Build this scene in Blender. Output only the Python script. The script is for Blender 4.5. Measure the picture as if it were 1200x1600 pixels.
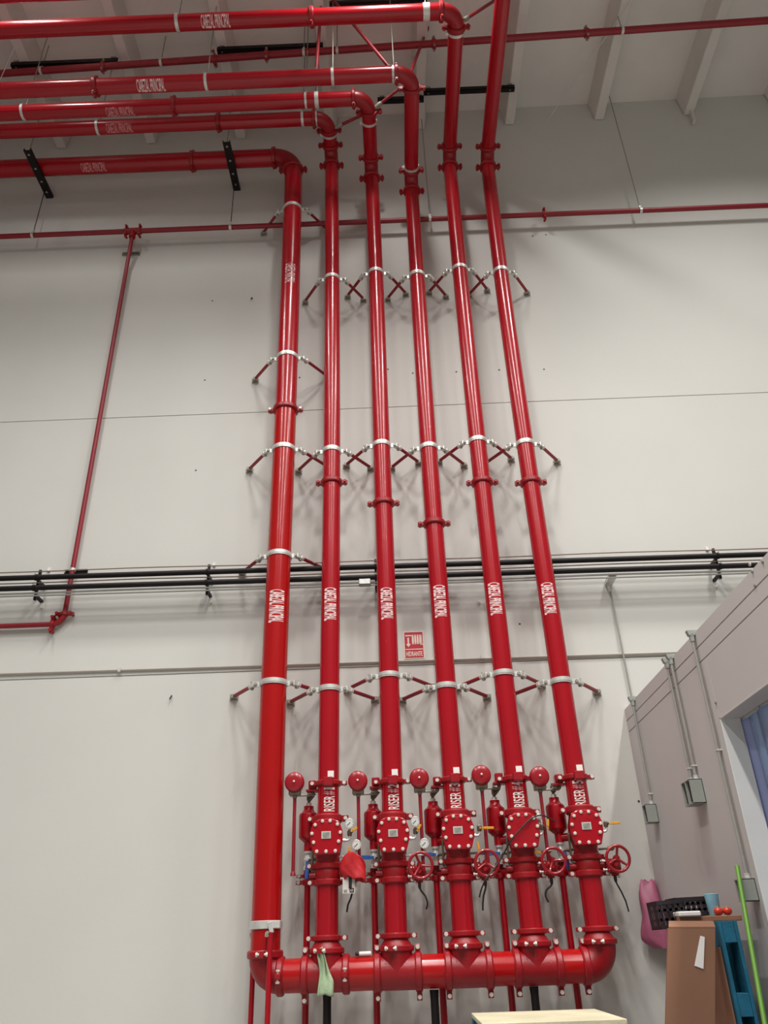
import bpy, math, random
from mathutils import Vector, Matrix
random.seed(7)
for o in list(bpy.data.objects):
    bpy.data.objects.remove(o, do_unlink=True)
SC = bpy.context.scene
COL = SC.collection
V = Vector

# ------------------------------------------------------------------ camera
CZ = 1.5
FPX = 1227.658
PITCH, YAW, ROLL = math.radians(29.1265), math.radians(-0.491), math.radians(-1.9368)
_cp, _sp, _cy, _sy = math.cos(PITCH), math.sin(PITCH), math.cos(YAW), math.sin(YAW)
FWD = V((_sy*_cp, _cy*_cp, _sp))
_r0 = V((_cy, -_sy, 0)); _u0 = _r0.cross(FWD)
RGT = _r0*math.cos(ROLL) + _u0*math.sin(ROLL)
UPV = -_r0*math.sin(ROLL) + _u0*math.cos(ROLL)
cd = bpy.data.cameras.new('camera'); cam = bpy.data.objects.new('camera', cd); COL.objects.link(cam)
cam.matrix_world = Matrix(((RGT.x, UPV.x, -FWD.x, 0), (RGT.y, UPV.y, -FWD.y, 0), (RGT.z, UPV.z, -FWD.z, CZ), (0, 0, 0, 1)))
cd.sensor_fit = 'VERTICAL'; cd.sensor_height = 24.0; cd.lens = FPX*24.0/1600.0
cd.clip_start = 0.05; cd.clip_end = 200
SC.camera = cam

# ------------------------------------------------------------------ world, lamps, exposure
w = bpy.data.worlds.new('world'); SC.world = w; w.use_nodes = True
w.node_tree.nodes['Background'].inputs[0].default_value = (1.0, 0.98, 0.96, 1)
w.node_tree.nodes['Background'].inputs[1].default_value = 0.18
SC.view_settings.view_transform = 'Standard'; SC.view_settings.look = 'None'
SC.view_settings.gamma = 1.0; SC.view_settings.use_curve_mapping = False
SC.view_settings.exposure = 0.18

def lamp(name, x, y, z, sx, sy, power, col=(1.0, 0.985, 0.965)):
    d = bpy.data.lights.new(name, 'AREA'); d.shape = 'RECTANGLE'; d.size = sx; d.size_y = sy
    d.energy = power; d.color = col; d.spread = math.radians(138)
    o = bpy.data.objects.new(name, d); COL.objects.link(o); o.location = (x, y, z)
    return o
# the hall's ceiling lamps: an even grid above and behind the camera (their reflections run down the pipes)
for row, y in zip(('first', 'second', 'third', 'fourth'), (3.4, 0.6, -2.2, -5.0)):
    for side, x in zip(('left', 'middle', 'right'), (-4.2, 0.15, 4.4)):
        lamp('ceiling_lamp_%s_row_%s_offscreen' % (row, side), x, y, 11.35, 0.35, 1.25, 175)

# ------------------------------------------------------------------ pixel -> place
def ray(px, py):
    return (RGT*(px-600) - UPV*(py-800) + FWD*FPX)
def at(px, py, Y):
    d = ray(px, py); t = Y/d.y; return V((d.x*t, d.y*t, CZ + d.z*t))
def atz(px, py, Z):
    d = ray(px, py); t = (Z-CZ)/d.z; return V((d.x*t, d.y*t, Z))
def atx(px, py, X):
    d = ray(px, py); t = X/d.x; return V((X, d.y*t, CZ + d.z*t))

# ------------------------------------------------------------------ materials
def lin(c):
    return tuple(((v/255.0)/12.92 if v/255.0 <= .04045 else ((v/255.0+.055)/1.055)**2.4) for v in c)
MATS = {}
def mat(name, rgb, rough=.5, metal=0.0, var=.06, scale=6.0, bump=0.0, bscale=60.0, coat=0.0, trans=0.0, spec=.5):
    if name in MATS: return MATS[name]
    m = bpy.data.materials.new(name); m.use_nodes = True
    nt = m.node_tree; b = nt.nodes['Principled BSDF']
    tc = nt.nodes.new('ShaderNodeTexCoord')
    nz = nt.nodes.new('ShaderNodeTexNoise'); nz.inputs['Scale'].default_value = scale; nz.inputs['Detail'].default_value = 5
    nt.links.new(tc.outputs['Object'], nz.inputs['Vector'])
    rp = nt.nodes.new('ShaderNodeValToRGB')
    l = lin(rgb)
    rp.color_ramp.elements[0].position = .3; rp.color_ramp.elements[1].position = .7
    rp.color_ramp.elements[0].color = tuple(max(0, c*(1-var)) for c in l)+(1,)
    rp.color_ramp.elements[1].color = tuple(min(1, c*(1+var)) for c in l)+(1,)
    nt.links.new(nz.outputs['Fac'], rp.inputs['Fac'])
    nt.links.new(rp.outputs['Color'], b.inputs['Base Color'])
    b.inputs['Roughness'].default_value = rough; b.inputs['Metallic'].default_value = metal
    b.inputs['Coat Weight'].default_value = coat; b.inputs['Transmission Weight'].default_value = trans
    b.inputs['Specular IOR Level'].default_value = spec
    if bump > 0:
        n2 = nt.nodes.new('ShaderNodeTexNoise'); n2.inputs['Scale'].default_value = bscale; n2.inputs['Detail'].default_value = 3
        nt.links.new(tc.outputs['Object'], n2.inputs['Vector'])
        bp = nt.nodes.new('ShaderNodeBump'); bp.inputs['Strength'].default_value = bump; bp.inputs['Distance'].default_value = .01
        nt.links.new(n2.outputs['Fac'], bp.inputs['Height']); nt.links.new(bp.outputs['Normal'], b.inputs['Normal'])
    MATS[name] = m
    return m
M_WALL = mat('painted_wall', (207, 206, 199), .75, var=.03, scale=.7, bump=.05, bscale=25)
M_HOLE = mat('painted_hole_shade', (70, 66, 64), .7)  # dark colour stands in for the shade inside drilled anchor holes
M_PART = mat('partition_paint', (192, 187, 184), .6, var=.03, scale=1.2, bump=.03)
M_JAMB = mat('jamb_white', (220, 220, 216), .5, var=.03)
M_CEIL = mat('ceiling_concrete', (224, 219, 213), .8, var=.06, scale=1.3, bump=.08, bscale=14)
M_STEM = mat('ceiling_stem', (220, 215, 208), .75, var=.06, scale=1.5, bump=.05)
M_FLOOR = mat('floor_concrete', (150, 147, 142), .55, var=.1, scale=1.5)
M_RED = mat('crimson_paint', (164, 12, 27), .24, var=.05, scale=2.5, bump=.005, bscale=12, coat=.1, spec=.42)
M_MAIN = mat('scarlet_paint', (168, 12, 14), .22, var=.05, scale=2.5, bump=.005, bscale=12, coat=.1, spec=.42)
M_CAST = mat('red_casting', (150, 14, 24), .38, var=.08, scale=12, bump=.15, bscale=90)
M_THIN = mat('red_thin_pipe', (140, 20, 34), .42, var=.06, scale=4)
M_BELL = mat('bell_red', (152, 14, 28), .3, var=.04, coat=.3)
M_WHITE = mat('white_paint', (238, 232, 226), .5, var=.03)
M_STEN = mat('stencil_white', (236, 206, 204), .6, var=.16, scale=55)
M_STEN2 = mat('stencil_faint', (212, 140, 142), .6, var=.3, scale=70)
M_GALV = mat('galvanised', (214, 214, 208), .4, metal=.45, var=.12, scale=25)
M_ZINC = mat('zinc_dull', (150, 150, 138), .5, metal=.3, var=.2, scale=30)
M_BOLT = mat('bolt_white', (226, 214, 204), .4, metal=.25, var=.08, scale=40)
M_BLACK = mat('black_steel', (24, 19, 19), .5, var=.2, scale=8, spec=.25)
M_DARK = mat('black_plastic', (30, 26, 26), .6)
M_COND = mat('conduit_grey', (160, 160, 154), .4, metal=.2, var=.08, scale=10)
M_CBOX = mat('conduit_box', (150, 154, 146), .5, metal=.1, var=.06)
M_BRONZE = mat('bronze_trim', (118, 108, 92), .4, metal=.6, var=.2, scale=30)
M_PCOND = mat('painted_conduit', (184, 178, 168), .55, var=.05)
M_COPPER = mat('thin_copper_line', (138, 112, 98), .5, metal=.3, var=.1)
M_BLUE = mat('blue_handle', (38, 96, 170), .45, var=.08)
M_YEL = mat('yellow_handle', (214, 150, 36), .45, var=.08)
M_DIAL = mat('dial_white', (226, 228, 222), .4, var=.02)
M_RAG = mat('green_rag', (170, 190, 154), .9, var=.1, scale=30, bump=.3, bscale=120)
M_BAGR = mat('red_plastic', (186, 24, 32), .55, var=.12, scale=14, bump=.3, bscale=30)
M_PINK = mat('pink_plastic', (164, 86, 114), .5, var=.14, scale=12, bump=.2, bscale=18)
M_CARD = mat('cardboard', (140, 100, 76), .85, var=.06, scale=4, bump=.05)
M_PAL = mat('pallet_blue', (20, 98, 124), .7, var=.2, scale=9, bump=.2)
M_PINE = mat('pale_pine', (192, 184, 154), .75, var=.12, scale=5, bump=.15)
M_PLNK = mat('plank_brown', (150, 104, 76), .75, var=.1, scale=8)
M_GREEN = mat('green_pole', (98, 146, 42), .45, var=.05)
M_CRATE = mat('black_crate', (36, 29, 32), .55, var=.1)
M_CUP = mat('cup_blue', (140, 190, 208), .5, var=.08, scale=20)
M_TOM = mat('tomato', (206, 62, 40), .3, var=.1, scale=20)
M_STRIP = mat('pvc_strip_blue', (150, 176, 216), .42, var=.06, scale=3, trans=.55, coat=.2)
M_STRP2 = mat('pvc_strip_violet', (160, 170, 214), .42, var=.06, scale=3, trans=.55, coat=.2)
M_SIGN = mat('sign_red', (190, 34, 54), .4, var=.03)
M_SIGNW = mat('sign_cream', (238, 222, 206), .45, var=.03)
M_CABLE = mat('black_cable', (30, 26, 26), .5)
M_TAG = mat('paper_tag', (216, 206, 200), .6, var=.05)

# ------------------------------------------------------------------ object helpers
def tag(o, label=None, cat=None, group=None, kind=None):
    if label: o['label'] = label
    if cat: o['category'] = cat
    if group: o['group'] = group
    if kind: o['kind'] = kind
    return o
def thing(name, label, cat, loc, group=None, kind=None):
    o = bpy.data.objects.new(name, None); COL.objects.link(o); o.location = loc
    o.empty_display_size = .1
    return tag(o, label, cat, group, kind)
def root_loc(p):
    while p is not None and p.parent is not None: p = p.parent
    return V(p.location) if p is not None else V((0, 0, 0))
def basis(ax):
    ax = V(ax).normalized()
    h = V((0, 0, 1)) if abs(ax.z) < .9 else V((1, 0, 0))
    u = ax.cross(h).normalized(); return ax, u, ax.cross(u).normalized()

class MB:
    def __init__(s): s.v = []; s.f = []
    def lathe(s, o, ax, prof, n=28, cap=True, sx=1.0):
        o = V(o); ax, u, v = basis(ax); b0 = len(s.v)
        for (t, r) in prof:
            for k in range(n):
                a = 2*math.pi*k/n
                s.v.append(o + ax*t + u*(r*math.cos(a)*sx) + v*(r*math.sin(a)))
        for i in range(len(prof)-1):
            for k in range(n):
                k2 = (k+1) % n
                s.f.append((b0+i*n+k, b0+i*n+k2, b0+(i+1)*n+k2, b0+(i+1)*n+k))
        if cap:
            s.f.append(tuple(b0+k for k in reversed(range(n))))
            e = b0+(len(prof)-1)*n
            s.f.append(tuple(e+k for k in range(n)))
        return s
    def cyl(s, a, b, r, n=20, r2=None):
        a, b = V(a), V(b); d = b-a
        return s.lathe(a, d, [(0, r), (d.length, r if r2 is None else r2)], n)
    def tube(s, pts, r, n=16, cap=True):
        pts = [V(p) for p in pts]; b0 = len(s.v); m = len(pts)
        rs = r if isinstance(r, (list, tuple)) else [r]*m
        tg = []
        for i in range(m):
            a = pts[max(0, i-1)]; b = pts[min(m-1, i+1)]; tg.append((b-a).normalized())
        _, u, v = basis(tg[0])
        for i in range(m):
            if i:
                q = tg[i-1].rotation_difference(tg[i]); u = q @ u; v = q @ v
            for k in range(n):
                a = 2*math.pi*k/n
                s.v.append(pts[i] + u*(rs[i]*math.cos(a)) + v*(rs[i]*math.sin(a)))
        for i in range(m-1):
            for k in range(n):
                k2 = (k+1) % n
                s.f.append((b0+i*n+k, b0+i*n+k2, b0+(i+1)*n+k2, b0+(i+1)*n+k))
        if cap:
            s.f.append(tuple(b0+k for k in reversed(range(n))))
            s.f.append(tuple(b0+(m-1)*n+k for k in range(n)))
        return s
    def box(s, c, sz, ex=(1, 0, 0), ey=(0, 1, 0), ez=(0, 0, 1)):
        c = V(c); ex, ey, ez = V(ex).normalized()*sz[0]/2, V(ey).normalized()*sz[1]/2, V(ez).normalized()*sz[2]/2
        b = len(s.v)
        for i in (-1, 1):
            for j in (-1, 1):
                for k in (-1, 1): s.v.append(c+ex*i+ey*j+ez*k)
        for q in ((0, 1, 3, 2), (4, 6, 7, 5), (0, 4, 5, 1), (2, 3, 7, 6), (0, 2, 6, 4), (1, 5, 7, 3)):
            s.f.append(tuple(b+i for i in q))
        return s
    def bb(s, x0, x1, y0, y1, z0, z1):
        return s.box(((x0+x1)/2, (y0+y1)/2, (z0+z1)/2), (abs(x1-x0), abs(y1-y0), abs(z1-z0)))
    def bar(s, a, b, wd, hg, up=(0, 0, 1)):
        a, b = V(a), V(b); d = (b-a); ex = d.normalized(); ey = V(up).cross(ex)
        if ey.length < 1e-4: ey = V((0, 1, 0)).cross(ex)
        ey.normalize(); ez = ex.cross(ey)
        return s.box((a+b)/2, (d.length, wd, hg), ex, ey, ez)
    def prism(s, poly, o, eu, ev, en, th, inset=0.0, insz=0.0):
        # polygon (u,v) extruded along en by th; optional chamfer
        o, eu, ev, en = V(o), V(eu), V(ev), V(en); n = len(poly); b = len(s.v)
        cx = sum(p[0] for p in poly)/n; cy = sum(p[1] for p in poly)/n
        rings = [(0, 0), (th-insz, 0)] + ([(th, inset)] if inset > 0 else [])
        for (h, ins) in rings:
            for (x, y) in poly:
                L = math.hypot(x-cx, y-cy); k = (L-ins)/L if L > 0 else 1
                s.v.append(o + eu*(cx+(x-cx)*k) + ev*(cy+(y-cy)*k) + en*h)
        for i in range(len(rings)-1):
            for k in range(n):
                k2 = (k+1) % n
                s.f.append((b+i*n+k, b+i*n+k2, b+(i+1)*n+k2, b+(i+1)*n+k))
        s.f.append(tuple(b+k for k in reversed(range(n)))); s.f.append(tuple(b+(len(rings)-1)*n+k for k in range(n)))
        return s
    def ball(s, c, r, n=14, m=9, sc=(1, 1, 1)):
        c = V(c); prof = []
        b = len(s.v)
        for i in range(m+1):
            t = math.pi*i/m
            for k in range(n):
                a = 2*math.pi*k/n
                s.v.append(c + V((r*sc[0]*math.sin(t)*math.cos(a), r*sc[1]*math.sin(t)*math.sin(a), r*sc[2]*math.cos(t))))
        for i in range(m):
            for k in range(n):
                k2 = (k+1) % n
                s.f.append((b+i*n+k, b+(i+1)*n+k, b+(i+1)*n+k2, b+i*n+k2))
        return s
    def ringband(s, o, ax, r0, r1, wd, n=32):
        o = V(o); ax2 = V(ax).normalized()
        return s.lathe(o-ax2*wd/2, ax, [(0, r0), (0, r1), (wd, r1), (wd, r0), (0, r0)], n, cap=False)
    def torus(s, o, ax, R, r, n=36, m=10):
        o = V(o); ax, u, v = basis(ax)
        b = len(s.v)
        for i in range(n):
            a = 2*math.pi*i/n; d = u*math.cos(a)+v*math.sin(a)
            for j in range(m):
                q = 2*math.pi*j/m
                s.v.append(o + d*(R+r*math.cos(q)) + ax*(r*math.sin(q)))
        for i in range(n):
            for j in range(m):
                i2, j2 = (i+1) % n, (j+1) % m
                s.f.append((b+i*m+j, b+i2*m+j, b+i2*m+j2, b+i*m+j2))
        return s
    def build(s, name, m, parent=None, smooth=True, ang=35, bevel=0):
        loc = root_loc(parent)
        me = bpy.data.meshes.new(name)
        me.from_pydata([tuple(p-loc) for p in s.v], [], s.f)
        me.update()
        import bmesh
        bm = bmesh.new(); bm.from_mesh(me)
        bmesh.ops.remove_doubles(bm, verts=bm.verts, dist=1e-6)
        bmesh.ops.recalc_face_normals(bm, faces=bm.faces)
        if bevel > 0:
            es = [e for e in bm.edges if len(e.link_faces) == 2 and e.calc_face_angle(0) > .6]
            bmesh.ops.bevel(bm, geom=es, offset=bevel, segments=1, affect='EDGES', profile=.5)
        bm.to_mesh(me); bm.free()
        if smooth:
            for p in me.polygons: p.use_smooth = True
            me.set_sharp_from_angle(angle=math.radians(ang))
        me.materials.append(m)
        o = bpy.data.objects.new(name, me); COL.objects.link(o)
        if parent is not None: o.parent = parent
        return o

def fillet(pts, R, seg=8):
    pts = [V(p) for p in pts]; out = [pts[0]]
    for i in range(1, len(pts)-1):
        p = pts[i]; a = (pts[i-1]-p).normalized(); b = (pts[i+1]-p).normalized()
        ang = a.angle(b)
        if ang > 3.0: out.append(p); continue
        tl = min(R/math.tan(ang/2), (pts[i-1]-p).length*.49, (pts[i+1]-p).length*.49)
        rr = tl*math.tan(ang/2)
        c = p + (a+b).normalized()*(rr/math.sin(ang/2))
        s0 = (p+a*tl)-c; s1 = (p+b*tl)-c
        for k in range(seg+1):
            q = s0.lerp(s1, k/seg); out.append(c + q.normalized()*rr if rr > 1e-6 else p)
    out.append(pts[-1]); return out
def arc(corner, da, db, R, seg=14):
    # quarter bend entering corner along da, leaving along db
    corner, da, db = V(corner), V(da).normalized(), V(db).normalized()
    c = corner - da*R + db*R
    return [c + (-db*math.cos(t) + da*math.sin(t))*R for t in [math.pi/2*k/seg for k in range(seg+1)]]

def hexbolt(parent, c, ax, L, r=.009, m=None, name='bolt'):
    ax = V(ax).normalized(); c = V(c); mb = MB()
    mb.lathe(c-ax*L/2, ax, [(0, r*.3), (0, r*1.5), (r*1.2, r*1.7), (r*1.6, r*1.2), (r*1.6, r), (L-r*1.6, r), (L-r*1.6, r*1.2), (L-r*1.2, r*1.7), (L, r*1.5), (L, r*.3)], 8)
    return mb.build(name, m or M_BOLT, parent)
def coupling(parent, c, ax, r, ear, m=None, bm=None, wd=.05, big=1.0, bolts=True):
    m = m or M_CAST; c = V(c); ax = V(ax).normalized(); ear = V(ear).normalized(); th = ax.cross(ear)
    k = .022*big; h = wd/2; mb = MB()
    mb.lathe(c, ax, [(-h, r*.95), (-h, r+k*.6), (-h*.6, r+k), (h*.6, r+k), (h, r+k*.6), (h, r*.95)], 32, cap=False)
    for s in (-1, 1):
        mb.prism([(-.030, -.022), (.012, -.022), (.030, -.012), (.030, .012), (.012, .022), (-.030, .022)],
                 c + ear*s*(r+k+.018) - ax*wd*.36, ear*s, th, ax, wd*.72)
    o = mb.build('coupling', m, parent)
    if bolts:
        for s in (-1, 1): hexbolt(o, c + ear*s*(r+k+.026), th, .086, .0095, bm or M_BOLT)
    return o

def text_mesh(parent, txt, o, eu, n, length, height, r, m, name='lettering', lift=.0012, bold=.0, space=1.0):
    # text laid on a cylinder of radius r (axis through o along eu) or on a plane if r is None
    cu = bpy.data.curves.new('t', 'FONT'); cu.body = txt; cu.size = 1; cu.offset = bold; cu.space_character = space
    cu.resolution_u = 3
    ob = bpy.data.objects.new('t', cu); COL.objects.link(ob)
    dg = bpy.context.evaluated_depsgraph_get(); me = bpy.data.meshes.new_from_object(ob.evaluated_get(dg))
    bpy.data.objects.remove(ob, do_unlink=True); bpy.data.curves.remove(cu)
    import bmesh
    bm = bmesh.new(); bm.from_mesh(me); bpy.data.meshes.remove(me)
    xs = [v.co.x for v in bm.verts]; ys = [v.co.y for v in bm.verts]
    x0, x1, y0, y1 = min(xs), max(xs), min(ys), max(ys)
    for v in bm.verts:
        v.co.x = ((v.co.x-x0)/(x1-x0)-.5)*length; v.co.y = ((v.co.y-y0)/(y1-y0)-.5)*height; v.co.z = 0
    if r:
        for k in range(1, 8):
            bmesh.ops.bisect_plane(bm, geom=bm.verts[:]+bm.edges[:]+bm.faces[:], plane_co=(0, -height/2+height*k/8, 0), plane_no=(0, 1, 0))
    o, eu, n = V(o), V(eu).normalized(), V(n).normalized(); ev = n.cross(eu); loc = root_loc(parent)
    for v in bm.verts:
        x, y = v.co.x, v.co.y
        if r:
            a = y/r; p = o + eu*x + (n*math.cos(a) + ev*math.sin(a))*(r+lift)
        else: p = o + eu*x + ev*y + n*lift
        v.co = p-loc
    me = bpy.data.meshes.new(name); bm.to_mesh(me); bm.free(); me.materials.append(m)
    ob = bpy.data.objects.new(name, me); COL.objects.link(ob); ob.parent = parent
    return ob

X_, Y_, Z_ = V((1, 0, 0)), V((0, 1, 0)), V((0, 0, 1))

# ================================================================== STRUCTURE
WY = 6.9      # face of the back wall
PX = 1.985    # face of the partition
mb = MB(); mb.bb(-10, 10, WY+.075, WY+.3, 0, 12.6)
wall = mb.build('wall_back', M_WALL); tag(wall, 'tall cream wall of horizontal panels behind the risers', 'wall', kind='structure')
jz = [0, .86, 3.745, 6.645, 9.535, 12.5]
for a, b in zip(jz, jz[1:]):
    mb = MB(); mb.bb(-10, 10, WY, WY+.08, a+(.0035 if a else 0), b-.0035); mb.build('wall_panel', M_WALL, wall, smooth=False, bevel=.002)
# anchor holes as discs with their shade painted in; stray wall plugs
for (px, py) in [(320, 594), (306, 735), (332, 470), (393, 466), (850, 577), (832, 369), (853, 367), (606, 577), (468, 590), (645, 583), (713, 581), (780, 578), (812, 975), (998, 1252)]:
    p = at(px, py, WY); mb = MB(); mb.lathe(p+V((0, .004, 0)), -Y_, [(0, .010), (.006, .010), (.006, .004)], 8); mb.build('anchor_hole_disc', M_HOLE, wall)
for (px, py) in [(268, 1087), (394, 466)]:
    p = at(px, py, WY); mb = MB(); mb.tube([p, p+V((.004, -.02, -.01)), p+V((-.006, -.028, -.04))], .006, 6); mb.build('wall_plug', M_DARK, wall)
p = at(748, 942, WY); mb = MB(); mb.ball(p-Y_*.01, .016); mb.build('wall_plug', M_WHITE, wall)

mb = MB(); mb.bb(-12, 12, -14, 7.1, -.2, 0)
tag(mb.build('floor', M_FLOOR), 'grey concrete warehouse floor', 'floor', kind='structure')

SL = .018     # the roof rises gently to the right
def zc(x): return 11.70 + SL*x
mb = MB(); b = [(-12, -14), (12, -14), (12, 7.1), (-12, 7.1)]
for dz in (0, .2):
    for (x, y) in b: mb.v.append(V((x, y, zc(x)+dz)))
mb.f += [(0, 1, 2, 3), (7, 6, 5, 4), (0, 4, 5, 1), (1, 5, 6, 2), (2, 6, 7, 3), (3, 7, 4, 0)]
ceil = mb.build('ceiling', M_CEIL, smooth=False); tag(ceil, 'pale concrete roof deck with downstand ribs', 'ceiling', kind='structure')
JX = [-4.32+1.2335*k for k in range(-5, 12)]
for x in JX:
    z1 = zc(x)+.02; z0 = zc(x)-.37
    mb = MB(); mb.prism([(-.105, 0), (-.062, -(z1-z0)), (.062, -(z1-z0)), (.105, 0)], (x, -14, z1), X_, Z_, Y_, WY-.005+14)
    mb.build('roof_rib', M_STEM, ceil, smooth=False, bevel=.008)
# steel lug below one rib, ragged plate
p = at(1085, 190, WY-.06); mb = MB(); mb.prism([(0, -.01), (.03, -.01), (.04, .30), (.012, .42)], (p.x-.02, WY-.09, p.z), X_, Z_, Y_, .06); mb.build('rib_lug', M_STEM, ceil, smooth=False)

# ---- partition on the right with strip-curtain doorway
part = thing('wall_right', 'low pinkish grey partition wall with a strip curtain doorway', 'wall', (PX, WY, 0), kind='structure')
PT = .115; ZT = 3.275
DY1, DY0, DZ = 4.90, 2.7, 2.69
def pw(y0, y1, z0, z1, name='wall_panel', m=M_PART, x0=PX, x1=PX+PT):
    mb = MB(); mb.bb(x0, x1, y0, y1, z0, z1); return mb.build(name, m, part, smooth=False, bevel=.002)
pw(-4, WY-.004, 3.176, ZT, 'top_strip'); pw(-4, WY-.004, 3.080, 3.170, 'top_strip')
pw(DY1, WY-.004, 0, 3.074); pw(DY0, DY1, DZ, 3.074); pw(-4, DY0, 0, 3.074)
pw(-4, WY-.004, 3.06, 3.26, 'core', M_PART, PX+.07, PX+.1)
pw(DY1-.012, DY1, 0, DZ, 'door_jamb', M_JAMB, PX-.004, PX+PT+.004)
pw(DY0, DY0+.012, 0, DZ, 'door_jamb', M_JAMB, PX-.004, PX+PT+.004)
pw(DY0, DY1, DZ-.012, DZ, 'door_head', M_PART, PX-.004, PX+PT+.004)
for (px, py) in [(1119, 1098), (1172, 882), (1192, 878), (1176, 893), (1180, 915)]:
    p = atx(px, py, PX); mb = MB(); mb.lathe(p+X_*.002, -X_, [(0, .010), (.008, .010), (.010, .003)], 8); mb.build('rivet', M_ZINC, part)

# strip curtain: overlapping pvc strips hung in the doorway
cur = thing('strip_curtain', 'blue plastic strip curtain hanging in the partition doorway', 'curtain', (PX+PT+.03, 3.8, 0))
mb = MB(); mb.bb(PX+PT+.012, PX+PT+.05, DY0-.05, DY1+.05, DZ-.02, DZ+.08); mb.build('rail', M_GALV, cur, smooth=False)
for k in range(15):
    yc = DY1 + .02 - k*.155; xo = PX+PT+.02+(.014 if k % 2 else 0)
    prof = [(-.1+.2*i/6, .010*math.cos(math.pi*i/6*2)) for i in range(7)]
    mb = MB(); n0 = 0
    for (dy, dx) in prof:
        for z in (.03, DZ+.04):
            mb.v.append(V((xo+dx, yc+dy, z)))
            mb.v.append(V((xo+dx+.003, yc+dy, z)))
    for i in range(6):
        a = i*4
        mb.f += [(a, a+4, a+6, a+2), (a+1, a+3, a+7, a+5), (a, a+1, a+5, a+4), (a+2, a+6, a+7, a+3)]
    mb.f += [(0, 2, 3, 1), (24, 25, 27, 26)]
    mb.build('strip', M_STRIP if k % 3 else M_STRP2, cur, ang=60)

# ================================================================== RISERS AND MAIN
RY = 6.55
R6, R8 = .0842, .1095
PATH = {0: [(1.36, -1.03), (3.5, -1.046), (5.9, -1.037), (7.1, -1.036), (9.45, -1.046), (10.6, -1.062)],
        1: [(1.36, -.583), (3.45, -.569), (5.87, -.556), (8.2, -.560), (10.6, -.573)],
        2: [(1.36, -.075), (3.54, -.060), (5.9, -.058), (8.27, -.058), (10.6, -.072)],
        3: [(1.36, .426), (3.43, .421), (5.86, .410), (8.2, .413), (10.6, .424)],
        4: [(1.36, .925), (3.5, .914), (5.9, .903), (8.28, .906), (10.6, .924)],
        5: [(1.36, 1.402), (3.45, 1.393), (5.87, 1.372), (8.2, 1.371), (10.6, 1.401)]}
def xr(i, z):
    P = PATH[i]
    for k in range(len(P)-1):
        if z <= P[k+1][0] or k == len(P)-2:
            z0, x0 = P[k]; z1, x1 = P[k+1]
            def sl(j):
                a = max(0, j-1); b = min(len(P)-1, j+1); return (P[b][1]-P[a][1])/(P[b][0]-P[a][0])
            h = z1-z0; t = (z-z0)/h
            return (2*t**3-3*t**2+1)*x0 + (t**3-2*t*t+t)*h*sl(k) + (-2*t**3+3*t*t)*x1 + (t**3-t*t)*h*sl(k+1)
def vpipe(parent, i, z0, z1, r, m, name='pipe'):
    n = max(2, int((z1-z0)/.35)+1)
    mb = MB(); mb.tube([V((xr(i, z0+(z1-z0)*k/n), RY, z0+(z1-z0)*k/n)) for k in range(n+1)], r, 40)
    return mb.build(name, m, parent, ang=40)
def rz(i, py, px=None, Y=6.45):
    # height of a photo row on riser i
    z = 5.0
    for _ in range(8):
        # project (xr, Y, z) to find px at this row
        x = xr(i, z); lo, hi = 0., 12.
        for _ in range(40):
            mid = (lo+hi)/2; d = V((x, Y, mid-CZ)); yy = 800 - FPX*d.dot(UPV)/d.dot(FWD)
            if yy > py: lo = mid
            else: hi = mid
        z = (lo+hi)/2
    return z

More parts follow.
